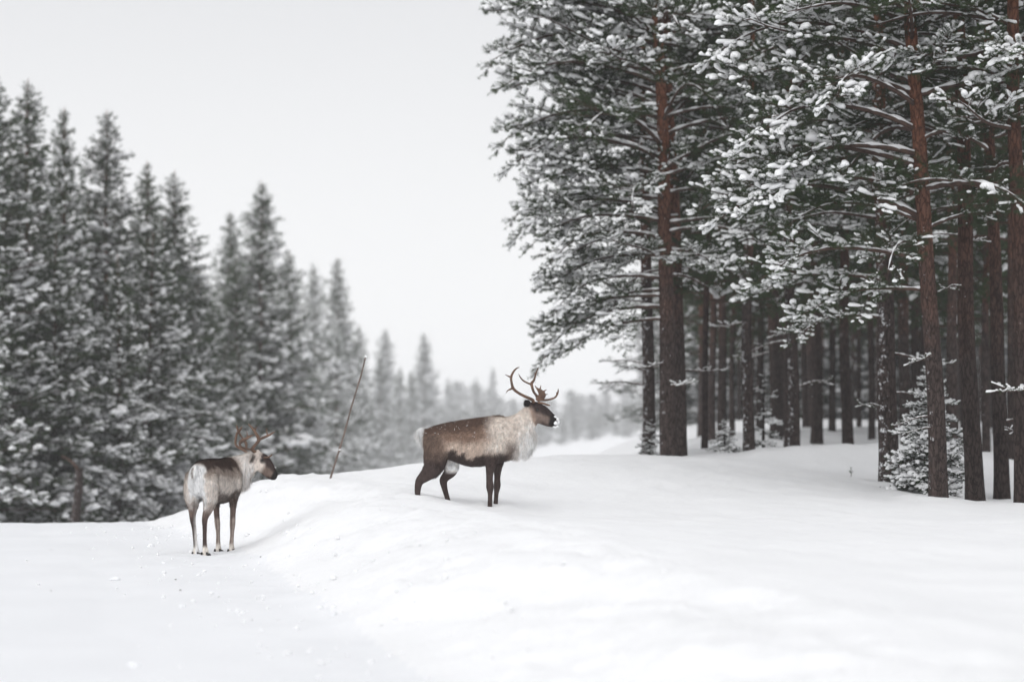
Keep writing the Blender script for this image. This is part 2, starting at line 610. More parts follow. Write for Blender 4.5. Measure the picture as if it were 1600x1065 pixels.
# ------------------------------------------------------------------ branches
def lumps(C, D, size, rng, sub=2, flat=0.45):
    """snow lumps: centres C, direction D (n,3), size (n,3) = along, across, up"""
    tV, tF = ICO[sub]
    n = len(C)
    if n == 0:
        return np.zeros((0, 3)), np.zeros((0, 3), int)
    ph = rng.uniform(0, 6.28, (n, 3, 1))
    fr = rng.uniform(1.6, 3.2, (n, 3, 1))
    rr = 1 + 0.16 * (np.sin(fr[:, 0] * tV[None, :, 0] + ph[:, 0]) + np.sin(fr[:, 1] * tV[None, :, 1] + ph[:, 1]) + 0.6 * np.sin(fr[:, 2] * 1.6 * tV[None, :, 2] + ph[:, 2]))
    B = tV[None] * rr[..., None]
    B[..., 2] = np.where(B[..., 2] < 0, B[..., 2] * flat, B[..., 2])
    B = B * size[:, None, :]
    X = D / (np.linalg.norm(D, axis=1)[:, None] + 1e-9)
    Y = np.cross(np.array([0, 0, 1.0]), X)
    ly = np.linalg.norm(Y, axis=1)
    Y[ly < 0.1] = (0, 1, 0)
    Y /= np.linalg.norm(Y, axis=1)[:, None]
    Z = np.cross(X, Y)
    W = C[:, None] + B[..., :1] * X[:, None] + B[..., 1:2] * Y[:, None] + B[..., 2:] * Z[:, None]
    F = (tF[None] + (np.arange(n) * len(tV))[:, None, None]).reshape(-1, 3)
    return W.reshape(-1, 3), F


def pads(P, rad, sides=7, flat=0.95):
    """joined pads of snow: P (n,k,3) runs along a twig, rad (n,k); every pad has the same vertex count"""
    n, k, _ = P.shape
    T = np.gradient(P, axis=1)
    T /= np.linalg.norm(T, axis=-1, keepdims=True) + 1e-9
    S = np.cross(T, np.array([0, 0, 1.0]))
    S /= np.linalg.norm(S, axis=-1, keepdims=True) + 1e-6
    W = np.cross(S, T)
    a = np.arange(sides) / sides * 2 * np.pi
    ca, sa = np.cos(a), np.sin(a)
    sa = np.where(sa < 0, sa * 0.45, sa * flat)
    V = P[:, :, None] + S[:, :, None] * (rad[..., None, None] * ca[:, None]) + W[:, :, None] * (rad[..., None, None] * sa[:, None])
    V = V.reshape(n, k * sides, 3)
    V = np.concatenate([V, P[:, :1] - T[:, :1] * rad[:, :1, None] * .5, P[:, -1:] + T[:, -1:] * rad[:, -1:, None] * .6], 1)
    i = np.arange(k - 1)[:, None] * sides
    j = np.arange(sides)[None]
    a0, a1 = i + j, i + (j + 1) % sides
    jj = np.arange(sides)
    F = np.concatenate([np.stack([a0, a1, a1 + sides], -1).reshape(-1, 3), np.stack([a0, a1 + sides, a0 + sides], -1).reshape(-1, 3),
                        np.stack([(jj + 1) % sides, jj, np.full(sides, k * sides)], -1),
                        np.stack([(k - 1) * sides + jj, (k - 1) * sides + (jj + 1) % sides, np.full(sides, k * sides + 1)], -1)])
    nv = V.shape[1]
    FF = (F[None] + (np.arange(n) * nv)[:, None, None]).reshape(-1, 3)
    return V.reshape(-1, 3), FF, nv, F


def needles(P, D, ln, rng, per=18, nl=0.05, nw=0.006, spread=0.9):
    """brushes of needles along shoots that start at P, run along D for ln"""
    n = len(P)
    t = rng.uniform(0.0, 1.05, (n, per, 1))
    base = P[:, None] + D[:, None] * (t * ln[:, None, None])
    rad = rng.normal(size=(n, per, 3))
    rad -= (rad * D[:, None]).sum(-1, keepdims=True) * D[:, None]
    rad /= np.linalg.norm(rad, axis=-1, keepdims=True) + 1e-9
    nd = D[:, None] * rng.uniform(0.35, 0.9, (n, per, 1)) + rad * spread
    nd /= np.linalg.norm(nd, axis=-1, keepdims=True)
    L = nl * rng.uniform(0.7, 1.25, (n, per, 1))
    side = np.cross(nd, rng.normal(size=(n, per, 3)))
    side /= np.linalg.norm(side, axis=-1, keepdims=True) + 1e-9
    a = base - side * nw * 0.5
    b = base + side * nw * 0.5
    c = base + nd * L
    V = np.stack([a, b, c], 2).reshape(-1, 3)
    return V, np.arange(len(V)).reshape(-1, 3)


def make_branch(seed, L=2.5, e0=0.35, e1=-1.1, e2=0.5, snow=0.8, per=18, nw=0.006, nl=0.055, step2=0.13, step3=0.085, sub=2,
                bare=0.3, flatness=0.22, snow_size=1.0, wood_n=5, spruce=False, shoot=0.085, step4=0.07, limb_snow=True, psides=7, pk=5):
    """one limb along +X with side twigs, needle brushes and snow; returns wood/needle builder and snow builder"""
    rng = np.random.default_rng(seed)
    wood, sn = MB(), MB()
    k = 16
    s = np.linspace(0, 1, k)
    el = e0 + e1 * s + e2 * s * s + 0.10 * np.sin(s * 7 + rng.uniform(0, 6))
    yaw = 0.18 * np.sin(s * 3.5 + rng.uniform(0, 6)) + rng.uniform(-0.1, 0.1)
    yaw -= yaw[0]
    st = np.stack([np.cos(el) * np.cos(yaw), np.cos(el) * np.sin(yaw), np.sin(el)], -1) * (L / (k - 1))
    P = np.vstack([[0, 0, 0], np.cumsum(st[:-1], 0)])
    r0 = 0.009 * L + 0.008
    rad = r0 * (1 - s) ** 0.8 + 0.004
    wood.add(*tube(P, rad, wood_n, False), 0)
    T = np.gradient(P, axis=0)
    T /= np.linalg.norm(T, axis=1)[:, None]
    SP, SD, SL = [], [], []
    TW = []        # twigs that may carry a pad of snow

    def at(P, f):
        x = f * (len(P) - 1)
        i = min(int(x), len(P) - 2)
        d = P[i + 1] - P[i]
        return P[i] + d * (x - i), d / (np.linalg.norm(d) + 1e-9)

    def twig(p, d, ln, lift, m=5):
        q = [p]
        dd = d.copy()
        for i in range(m - 1):
            dd = dd + np.array([0, 0, lift / (m - 1)]) + rng.normal(0, 0.09, 3)
            dd /= np.linalg.norm(dd)
            q.append(q[-1] + dd * ln / (m - 1))
        return np.array(q)

    def side_dir(t, sgn, ang):
        h = np.array([-t[1], t[0], 0])
        h /= np.linalg.norm(h) + 1e-9
        d = t * math.cos(ang) + h * sgn * math.sin(ang)
        d = d + np.array([0, 0, rng.normal(0.03, flatness)])
        return d / np.linalg.norm(d)

    f = bare
    sgn = 1
    snow_path = []
    while f < 1.0:
        p, t = at(P, f)
        l2 = L * (0.40 * (1 - f) ** 0.8 * min(1, (f - bare) * 3 + 0.55) + 0.09) * rng.uniform(0.75, 1.25)
        q2 = twig(p, side_dir(t, sgn, rng.uniform(0.75, 1.2)), l2, -0.05 if spruce else 0.12)
        wood.add(*tube(q2, np.linspace(0.007, 0.003, 5), 3, False), 0)
        g2, s3 = 0.12, 1
        while g2 < 1.0:
            p3, t3 = at(q2, g2)
            l3 = (0.34 * l2 * (1 - g2) + 0.07) * rng.uniform(0.7, 1.3)
            q3 = twig(p3, side_dir(t3, s3, rng.uniform(0.6, 1.0)), l3, 0.15, 3)
            wood.add(*tube(q3, np.linspace(0.004, 0.002, 3), 3, False), 0)
            TW.append(smooth_path(np.vstack([q3[0] * .7 + q3[1] * .3, q3[1], q3[2] + (q3[2] - q3[1]) / np.linalg.norm(q3[2] - q3[1]) * shoot * .7]), pk))
            h = 0.25
            while h < 1.0:
                p4, t4 = at(q3, h)
                d4 = t4 + rng.normal(0, 0.35, 3) + np.array([0, 0, 0.25])
                SP.append(p4)
                SD.append(d4 / np.linalg.norm(d4))
                SL.append(shoot * rng.uniform(0.7, 1.2))
                h += step4 / max(l3, 0.03)
            SP.append(q3[-1]); d = q3[-1] - q3[-2]; SD.append(d / np.linalg.norm(d)); SL.append(shoot)
            s3 = -s3
            g2 += step3 / l2 * rng.uniform(0.8, 1.25)
        SP.append(q2[-1]); d = q2[-1] - q2[-2]; SD.append(d / np.linalg.norm(d)); SL.append(shoot * 1.2)
        TW.append(smooth_path(np.vstack([q2[-3], q2[-2], q2[-1] + (q2[-1] - q2[-2]) / np.linalg.norm(q2[-1] - q2[-2]) * shoot * .8]), pk))
        sgn = -sgn
        f += step2 / L * rng.uniform(0.7, 1.3)
    SP.append(P[-1]); SD.append(T[-1]); SL.append(shoot * 1.3)
    SP, SD, SL = np.array(SP), np.array(SD), np.array(SL)
    wood.add(*needles(SP, SD, SL, rng, per, nl, nw, 0.55 if spruce else 0.9), 1)
    # snow: joined pads along the twigs, in patches, thicker towards the outer end of the limb
    TW = np.array(TW)
    reach_s = np.clip(np.linalg.norm(SP, axis=1) / L, 0, 1)
    mid = TW[:, TW.shape[1] // 2]
    cl = fbm(mid[:, 0] * 2.2 + seed, mid[:, 1] * 2.2, seed % 50, 2)
    reach = np.clip(np.linalg.norm(mid, axis=1) / L, 0, 1)
    prob = np.clip(snow * (0.55 + 0.75 * reach + 1.0 * cl), 0.03, 1)
    keep = rng.uniform(0, 1, len(TW)) < prob
    Pk = TW[keep]
    n = len(Pk)
    base_r = 0.036 * snow_size * rng.lognormal(0, 0.25, (n, 1)) * (1 + 0.45 * np.clip(cl[keep], -.3, 1))[:, None]
    prof = np.linspace(0.65, 1.1, Pk.shape[1])[None]
    rr = base_r * prof * rng.uniform(0.6, 1.45, (n, Pk.shape[1]))
    Pk = Pk + np.array([0, 0, 1]) * (rr * 0.45 + 0.006)[..., None] + rng.normal(0, 0.006, Pk.shape)
    Vp, Fp, nvp, F1 = pads(Pk, rr, psides)
    sn.add(Vp, Fp)
    sn.piece = (nvp, F1)
    if limb_snow:        # and single lumps on the brushes between
        kp = rng.uniform(0, 1, len(SP)) < snow * 0.6 * (0.5 + reach_s)
        C = SP[kp] + SD[kp] * (SL[kp] * 0.5)[:, None] + np.array([0, 0, 0.014])
        sz = rng.lognormal(0, 0.3, (len(C), 1)) * snow_size * np.array([[0.044, 0.033, 0.028]])
        sn.add(*lumps(C, SD[kp] * np.array([1, 1, 0.6]), sz, rng, 1 if L < 1 else sub))
    if limb_snow:
        kk = 30
        idx = np.linspace(0, 1, kk)
        Q = np.array([at(P, x * 0.9)[0] for x in idx]) + np.array([0, 0, 1]) * np.interp(idx * 0.9, s, rad)[:, None] * 1.15
        rr = np.interp(idx * 0.9, s, rad) * 1.0 * (0.9 + 0.5 * np.sin(idx * 40 + seed)) * (0.5 + 0.5 * (rng.uniform(0, 1, kk) < 0.85))
        rr = np.maximum(rr, 0.003)
        sn.add(*tube(Q, rr, 6, True, rr * 0.8), 0)
    return wood, sn


def cat(builder):
    return builder.arrays()


# near pines: detailed limbs, each limb a mesh of its own on the tree
PL = []
PB = []      # (branch mesh, snow mesh, length)
shapes = [   # L, e0, e1, e2
    (2.6, 0.42, -1.25, 0.35), (2.5, 0.30, -0.95, 0.35), (2.3, 0.25, -0.5, 0.45), (2.1, 0.35, -0.6, 0.5),
    (2.7, 0.50, -1.5, 0.35), (1.9, 0.20, -0.25, 0.45), (2.2, 0.15, -0.7, 0.3), (1.6, 0.3, -0.4, 0.6),
]
for i, (L, a, b, c) in enumerate(shapes):
    w, sn = make_branch(100 + i, L, a, b, c, bare=[.32, .14, .2, .1, .34, .12, .18, .1][i], snow=0.37, per=32, nw=0.0055, nl=0.06, snow_size=0.82)
    _, sl = make_branch(100 + i, L, a, b, c, bare=[.32, .14, .2, .1, .34, .12, .18, .1][i], snow=0.11, per=32, nw=0.0055, nl=0.06, snow_size=0.7, sub=1)
    PB.append((w.mesh("pine_branch", [M_TWIG, M_NEEDLE]), sn.mesh("branch_snow", [M_TSNOW]), L))
    PL.append((PB[-1][0], sl.mesh("branch_light_snow", [M_TSNOW]), L))    # the same limb, sheltered
# bare, snow-lined lower limbs
DB = []
for i in range(3):
    w, sn = make_branch(150 + i, 1.5, 0.15 - 0.1 * i, -0.35, 0.2, snow=0.45, per=14, bare=0.40, step2=0.24, step3=0.16, snow_size=0.42)
    DB.append((w.mesh("pine_bare_branch", [M_TWIG, M_NEEDLE]), sn.mesh("bare_branch_snow", [M_TSNOW]), 1.5))
# spruce limbs for the small spruces
SB = []
for i in range(4):
    w, sn = make_branch(180 + i, 0.8, 0.15, -1.0, 0.3, snow=0.8, per=34, nl=0.040, nw=0.008, bare=0.12, step2=0.07, step3=0.055,
                        spruce=True, shoot=0.06, flatness=0.08, snow_size=0.8, step4=0.05)
    SB.append((w.mesh("spruce_branch", [M_TWIG, M_SPRUCE]), sn.mesh("spruce_branch_snow", [M_TSNOW]), 0.8))

# lighter limbs for crowns that are seen small and out of focus
LODB = {}
for L, s2, s3, s4 in ((0.45, 0.12, 0.10, 0.08), (0.95, 0.15, 0.13, 0.10), (1.7, 0.19, 0.16, 0.12)):
    LODB[L] = []
    for i, (a, b, c) in enumerate([(0.2, -0.5, 0.5), (0.3, -0.8, 0.5), (0.1, -0.2, 0.5), (0.25, -0.6, 0.7), (0.15, -0.9, 0.5)]):
        w, sn = make_branch(200 + i + int(L * 100), L, a, b, c, snow=0.9, per=11, nw=0.018, nl=0.085, step2=s2, step3=s3, step4=s4, sub=1, psides=5, pk=4,
                            bare=0.12, flatness=0.3, snow_size=1.55, wood_n=3, shoot=0.11, limb_snow=False)
        LODB[L].append((w.arrays(), sn.arrays(), sn.piece))


def trunk_mesh(name, Hh, r0, lean, seed, mat, flare=0.14, n=14, sink=0.4, zmax=None):
    rng = np.random.default_rng(seed)
    zmax = zmax or Hh
    z = np.concatenate([np.linspace(-sink, 0.6, 7), np.linspace(0.9, zmax, 22)])
    zz = np.maximum(z, 0)
    w = rng.uniform(0, 6, 4)
    cx = lean[0] * zz + 0.035 * np.sin(zz * 0.55 + w[0]) * np.minimum(zz, 3) / 3 + 0.012 * np.sin(zz * 1.7 + w[2])
    cyy = lean[1] * zz + 0.035 * np.sin(zz * 0.5 + w[1]) * np.minimum(zz, 3) / 3
    r = r0 * ((1 - zz / (Hh * 1.04)) ** 0.75 + flare * np.exp(-np.maximum(z, -0.1) / 0.22))
    P = np.stack([cx, cyy, z], -1)
    Vv, F = tube(P, r, n, True, up=(0, 1, 0))
    k = len(P) * n
    a = np.arctan2(Vv[:k, 1] - np.repeat(cyy, n), Vv[:k, 0] - np.repeat(cx, n))
    nz = 1 + 0.06 * fbm(a * 1.3 + seed, Vv[:k, 2] * 1.6, seed % 97, 3)
    ctr = np.repeat(P, n, axis=0)
    Vv[:k] = ctr + (Vv[:k] - ctr) * nz[:, None]
    me = mesh_from(name, Vv, F, [mat])

    def axis(h):
        return np.array([np.interp(h, z, cx), np.interp(h, z, cyy), h]), float(np.interp(h, z, r))
    return me, axis


def copy_part(name, me, parent, loc, rot, scale):
    return link(name, me, parent, loc, rot, (scale,) * 3)


def near_pine(label, base, Hh, dia, lean, seed, z0, nb, lscale=1.0, mat=None, extra=(), dead=5, group=None, azbias=None, zcut=None):
    """a pine whose limbs can be told apart: trunk and single branches, each with its snow"""
    rng = np.random.default_rng(seed)
    root = link("pine_tree", None, None, base)
    tag(root, label, "pine tree", group)
    me, axis = trunk_mesh("pine_trunk", Hh, dia / 2, lean, seed, mat or M_BARK)
    link("trunk", me, root)

    def put(proto, z, az, el, sc):
        p, r = axis(z)
        me_b, me_s, _ = proto
        loc = (p[0] + math.cos(az) * r * 0.7, p[1] + math.sin(az) * r * 0.7, z)
        b = copy_part("branch", me_b, root, loc, (rng.normal(0, 0.12), -el, az), sc)
        tag(link("snow", me_s, b), kind="stuff")
    az = rng.uniform(0, 6)
    for j in range(nb):
        t = (j + rng.uniform(0, 0.8)) / nb
        z = z0 + (Hh - 0.5 - z0) * t ** 0.95
        az += 2.4 + rng.normal(0, 0.35)
        prof = min(1, 0.75 + 1.4 * t) * (1 - max(0, t - 0.35) / 0.72) ** 0.7
        sc = lscale * max(0.28, prof) * rng.uniform(0.8, 1.15)
        el = -0.05 + 0.75 * t * t + rng.normal(0, 0.1)
        SET = PL if (math.sin(az) > -0.1 or rng.uniform() < 0.35) else PB
        pr = SET[rng.integers(0, 7)] if t < 0.7 else SET[[2, 3, 5, 7][rng.integers(0, 4)]]
        put(pr, z, az, el, sc)
    for j in range(dead):
        z = rng.uniform(1.0, z0 + 0.6)
        put(DB[rng.integers(0, 3)], z, rng.uniform(0, 6.28), rng.uniform(-0.2, 0.1), rng.uniform(0.3, 0.75))
    for (z, azd, eld, sc, pi) in extra:
        put(PB[pi], z, R(azd), R(eld), sc)
    return root


# crowns that read as one mass: needles and twigs in one part, snow in another
def crown(seed, Hh, z0, Rm, nb, snow_k=1.0, top=True, power=0.75, sc_min=0.08):
    rng = np.random.default_rng(seed)
    wood, sn = MB(), MB()
    az = 0
    for j in range(nb):
        t = ((j + rng.uniform(0, 1)) / nb) ** 0.86
        z = z0 + (Hh - z0) * t * 0.985
        az += 2.399 + rng.normal(0, 0.3)
        h = (z - z0) / (Hh - z0)
        rr = Rm * (1 + .22 * math.sin(h * 17 + seed) * math.sin(az * 2 + h * 9)) * ((1 - h) ** power) * min(1, 0.72 + 1.8 * h) * rng.uniform(0.55, 1.32) + sc_min
        Lk = min(LODB, key=lambda q: abs(math.log(q / rr)))
        s = rr / Lk
        el = -0.12 + 0.95 * h ** 1.6 + rng.normal(0, 0.1)
        (Vw, Fw, Mw), (Vs, Fs, _), (nl, F1) = LODB[Lk][rng.integers(0, 5)]
        rot = np.array(Matrix.Rotation(az, 3, 'Z') @ Matrix.Rotation(-el, 3, 'Y') @ Matrix.Rotation(rng.normal(0, 0.15), 3, 'X'))
        off = np.array([0, 0, z])
        # keep needles and lumps near natural size where limbs are short
        wood.V.append((Vw * s) @ rot.T + off); wood.F.append(Fw + wood.n); wood.M.append(Mw); wood.n += len(Vw)
        kk = snow_k * (1.35 - 1.15 * h) * (1.7 if rng.uniform() < .35 else .5)
        ns = len(Vs) // nl
        pick = rng.uniform(0, 1, ns) < kk
        if pick.any():
            Vp = Vs.reshape(ns, nl, 3)[pick]
            m = int(pick.sum())
            Fp = (F1[None] + (np.arange(m) * nl)[:, None, None]).reshape(-1, 3)
            sn.add((Vp.reshape(-1, 3) * s) @ rot.T + off, Fp)
    return wood.mesh("crown", [M_TWIG, M_NEEDLE]), sn.mesh("crown_snow", [M_TSNOW])


CR = []       # conical roadside pines, 13 m
for i, (Rm, z0, nb, pw, sk) in enumerate([(2.2, 0.5, 180, .86, .56), (1.95, 0.4, 180, .78, .62), (2.4, 0.7, 180, .92, .54), (1.8, 0.4, 195, .80, .72), (1.9, 0.4, 150, .82, 1.1)]):
    CR.append(crown(300 + i, 13.0, z0, Rm, nb, sk, power=pw) + (13.0,))
FRO = []      # low, rounded, thickly frosted trees
for i in range(2):
    FRO.append(crown(350 + i, 8.0, 0.3, 2.6, 90, 1.1, power=0.55) + (8.0,))
DR = []       # high crowns of forest pines
for i in range(3):
    DR.append(crown(330 + i, 13.0, 2.7 + 0.6 * i, 1.8, 84, 0.10, power=0.45) + (13.0,))


def far_pine(label, x, y, Hh, proto, seed, wide=1.0, group=None, dia=0.24, mat=None, lean=None, z=None):
    rng = np.random.default_rng(seed)
    cw, cs, h0 = proto
    z = H(x, y) if z is None else z
    root = link("pine_tree", None, None, (x, y, z - 0.05), (0, 0, rng.uniform(0, 6.28)))
    tag(root, label, "pine tree", group)
    lean = lean or (rng.normal(0, 0.008), rng.normal(0, 0.008))
    me, _ = trunk_mesh("pine_trunk", Hh, dia / 2, (0, 0), seed, mat or M_BARK_D, n=8)
    root.rotation_euler = (lean[1], lean[0], root.rotation_euler[2])
    link("trunk", me, root)
    k = Hh / h0
    link("crown", cw, root, scale=(k * wide, k * wide, k))
    tag(link("snow", cs, root, scale=(k * wide, k * wide, k)), kind="stuff")
    return root


# ------------------------------------------------------------------ forest edge on the right
def lean_of(ub, vb, ut, vt):
    return (ut - ub) / (vb - vt)


SPEC = [
    # label, u, v, Y, dia, (u_top, v_top), z0, nb, lscale, mat, dead, extra(z, az, el, scale, proto)
    ("tall pine with orange upper trunk and snowy limbs reaching left, nearest at the right", 1466, 779, 33.0, .26, (1430, 20), 3.3, 46, 1.0, M_BARK, 3,
     [(3.9, 187, 4, 1.12, 4), (4.6, 176, 2, 1.08, 0), (5.6, 185, 6, 1.05, 1), (6.2, 170, 4, 1.08, 4), (3.3, 195, -4, .95, 0), (6.9, 188, 8, 1.0, 0), (2.9, 172, -10, .75, 1),
      (5.1, 200, 0, 1.0, 4), (7.4, 178, 5, 1.0, 1), (5.9, 350, 2, .9, 0), (4.2, 210, 0, .95, 1), (6.6, 205, 3, .95, 6)]),
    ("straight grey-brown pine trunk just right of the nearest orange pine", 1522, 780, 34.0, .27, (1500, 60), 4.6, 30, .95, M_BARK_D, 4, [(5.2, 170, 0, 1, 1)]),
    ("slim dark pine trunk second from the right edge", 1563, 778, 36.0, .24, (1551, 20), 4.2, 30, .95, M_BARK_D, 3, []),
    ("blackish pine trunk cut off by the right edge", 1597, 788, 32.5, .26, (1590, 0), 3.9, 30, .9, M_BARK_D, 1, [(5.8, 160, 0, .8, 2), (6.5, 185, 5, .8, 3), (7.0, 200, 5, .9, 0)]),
    ("stout dark pine with snow-plastered base left of the little spruce", 1388, 751, 37.0, .32, (1380, 100), 3.4, 34, .95, M_BARK_S, 4,
     [(2.6, 200, -12, .62, 0), (3.2, 165, -6, .9, 1), (4.4, 190, 0, 1.1, 0)]),
    ("thick pine with grey base and red-brown upper trunk, leftmost of the forest edge", 1046, 720, 42.0, .30, (1028, 10), 3.2, 56, 1.02, M_BARK, 4,
     [(8.2, 172, 5, 1.10, 2), (7.0, 186, 6, 1.19, 5), (6.2, 175, 4, 1.10, 3), (5.0, 182, 1, 1.06, 2), (4.2, 190, -7, 0.92, 0), (3.6, 176, -11, 0.88, 1), (9.0, 183, 3, 0.85, 3), (7.6, 195, 6, 1.14, 1),
      (5.6, 168, 2, 1.06, 6), (6.6, 200, 1, 1.10, 0), (4.6, 170, -1, 0.97, 6), (8.6, 190, 4, 1.01, 5),
      (2.7, 178, -20, .95, 4), (2.5, 195, -18, .8, 1), (2.9, 186, -14, .9, 1),
      (3.2, 185, -14, 0.84, 4), (3.0, 168, -18, 0.70, 0), (3.9, 200, -10, 0.92, 4), (4.4, 178, -5, 1.01, 4), (5.3, 190, 1, 1.06, 4), (6.0, 184, -5, 1.10, 0), (5.0, 205, -3, 0.97, 1), (6.8, 174, -2, 1.10, 1), (7.3, 180, -2, 1.14, 0), (8.0, 200, 1, 1.06, 6), (9.4, 172, 6, 0.78, 1),
      (4.0, 330, -7, 0.79, 0), (5.0, 345, 4, 0.79, 1), (6.0, 355, -3, 0.79, 4), (3.5, 310, -5, 0.70, 1)]),
    ("reddish pine trunk close behind the thick pine of the forest edge", 1062, 716, 43.4, .27, (1046, 10), 4.4, 34, 1.0, M_BARK, 3, []),
    ("dark slim pine trunk left of the thick pine, twigs at its foot", 1013, 712, 46.0, .25, (1006, 60), 3.0, 40, .95, M_BARK_S, 8, [(6.0, 180, 0, 1.1, 2), (4.8, 170, 0, 1.0, 0)]),
    ("orange-topped pine trunk right of the snowy sapling", 1169, 714, 45.0, .22, (1172, 100), 4.0, 34, .95, M_BARK_S, 5, []),
    ("dark pine trunk set back between two nearer snowy trunks", 1212, 694, 56.0, .29, (1205, 200), 4.4, 24, 1.0, M_BARK_D, 3, []),
    ("snow-flecked pine trunk in the middle of the dark forest edge", 1241, 711, 47.0, .24, (1236, 200), 4.2, 30, 1.0, M_BARK_S, 5, []),
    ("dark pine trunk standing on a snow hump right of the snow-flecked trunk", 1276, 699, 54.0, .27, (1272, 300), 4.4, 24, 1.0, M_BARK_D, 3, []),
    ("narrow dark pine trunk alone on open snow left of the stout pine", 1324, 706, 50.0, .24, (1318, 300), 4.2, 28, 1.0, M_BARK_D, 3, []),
]
rt = np.random.default_rng(5)
for k, (lab, u, v, Y, dia, (ut, vt), z0, nb, ls, mat, dead, extra) in enumerate(SPEC):
    x = (u - 800) / FX * Y
    lx = lean_of(u, v, ut, vt)
    near_pine(lab, (x, Y, H(x, Y) - 0.02), 13.5 + rt.uniform(-1, 1.2), dia, (lx, rt.normal(0, 0.006)), 400 + k, z0, nb, ls, mat, extra, dead)

# deeper trunks of the same forest, in rows that close the view
rd = np.random.default_rng(21)
placed = [((s[1] - 800) / FX * s[3], s[3]) for s in SPEC]
deep = [(1100, 47.5), (1112, 60), (1128, 58), (1143, 62), (1187, 64), (1258, 66), (1300, 61), (1342, 64), (1362, 57), (1415, 52), (1428, 61), (1488, 46), (1505, 55), (1540, 48), (1580, 44), (1478, 66), (1555, 62)]
pts = [((u - 800) / FX * Y, Y) for u, Y in deep]
tries = 0
while len(pts) < 66 and tries < 6000:
    tries += 1
    y = rd.uniform(46, 112)
    x = rd.uniform(0.078 * y, 0.225 * y + 3)
    if y < 60 and x < 4.0:
        continue
    if min((x - a) ** 2 + (y - b) ** 2 for a, b in pts + placed) < 1.5 ** 2:
        continue
    pts.append((x, y))
for k, (x, y) in enumerate(pts):
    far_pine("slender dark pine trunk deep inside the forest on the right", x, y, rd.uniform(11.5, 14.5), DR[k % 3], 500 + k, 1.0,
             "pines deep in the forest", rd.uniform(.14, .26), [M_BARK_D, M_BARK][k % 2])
for k in range(26):       # young growth that closes the view at the back
    y = 96 + 4 * (k % 5) + rd.uniform(-1.5, 1.5)
    x = (1050 + k * 23 - 800) / FX * y
    far_pine("dark low-branched pine closing the view behind the forest trunks", x, y, rd.uniform(9, 13), CR[k % 3], 560 + k, 1.35, "pines closing the forest view")


def spruce(name, label, u, v, Y, Hh, Rm, nb, seed, catg="spruce tree", group=None, droop=0.0):
    rng = np.random.default_rng(seed)
    x = (u - 800) / FX * Y
    root = link(name, None, None, (x, Y, H(x, Y) - 0.03))
    tag(root, label, catg, group)
    me, axis = trunk_mesh("spruce_trunk", Hh, 0.012 + 0.014 * Hh, (rng.normal(0, .02), 0), seed, M_BARK_D, n=8, sink=0.1)
    link("trunk", me, root)
    az = rng.uniform(0, 6)
    for j in range(nb):
        t = (j + rng.uniform(0, .9)) / nb
        z = Hh * (0.04 + 0.93 * t)
        az += 2.4 + rng.normal(0, 0.3)
        sc = (Rm * (1 - t) ** 0.8 + 0.06) / 0.75 * rng.uniform(.85, 1.15)
        p, r = axis(z)
        mb, ms, _ = SB[rng.integers(0, 4)]
        b = copy_part("branch", mb, root, (p[0], p[1], z), (rng.normal(0, .1), -(-0.05 + 0.75 * t ** 1.5 - droop), az), sc)
        tag(link("snow", ms, b), kind="stuff")
    return root


spruce("spruce_tree", "little spruce heaped with snow behind the nearest orange pine", 1452, 772, 35.2, 1.95, .66, 46, 900)
spruce("spruce_sapling", "tiny snow-covered spruce sapling right of the thick pine", 1132, 719, 43.2, .62, .27, 18, 901, "sapling")
spruce("spruce_sapling", "small snowy spruce against the slim trunk at the forest's left end", 1016, 716, 44.6, .75, .22, 18, 902, "sapling")
spruce("spruce_sapling", "thin young spruce with a layered snowy top between the dark trunks", 1193, 714, 45.6, 1.65, .34, 16, 903, "sapling")

# ------------------------------------------------------------------ trees along the left of the road
LEFT = [
    # u_top, v_top, Y, proto, wide, label
    (-8, 108, 64, 0, 1.0, "tallest dark pine cut by the left edge"),
    (44, 118, 67, 2, .95, "tall dark pine with a two-pronged top near the left edge"),
    (103, 163, 70, 3, .8, "slender pine with a thin bare spire third from the left edge"),
    (166, 166, 73, 1, .95, "pointed dense pine standing clear above its left-hand neighbours"),
    (227, 247, 79, 2, .85, "shorter rounded pine right of the pointed dense pine"),
    (276, 263, 83, 0, 1.0, "broad full pine in the middle of the left-hand row"),
    (360, 328, 122, 3, .9, "pale snow-laden pine low between two broader pines"),
    (404, 278, 112, 2, 1.05, "wide conical pine rising high behind the standing left reindeer"),
    (455, 392, 136, 1, 1.0, "bushy pine on the right shoulder of the wide conical pine"),
    (494, 408, 230, 4, .85, "narrow misty pine left of the twin spire above the stake"),
    (527, 400, 205, 3, .9, "slender misty spire directly above the leaning stake"),
    (562, 505, 250, 4, .9, "small misty pine between the stake and the pale pair"),
    (602, 512, 390, 4, 1.1, "left of the pale misty pair of pines beyond the stake"),
    (663, 518, 410, 4, 1.05, "right of the pale misty pair of pines beyond the stake"),
]
for k, (u, v, Y, pi, wd, lab) in enumerate(LEFT):
    x = (u - 800) / FX * Y
    zt = CAMZ + (HOR - v) / FX * Y
    zb = H(x, Y)
    far_pine(lab, x, Y, zt - zb, CR[pi], 600 + k, wd * 1.32, "pines along the left of the road", .26)
rl = np.random.default_rng(33)
TOPU = [p[0] for p in LEFT]
TOPV = [p[1] for p in LEFT]
used = [((p[0] - 800) / FX * p[2], p[2]) for p in LEFT]
cnt = tries = 0
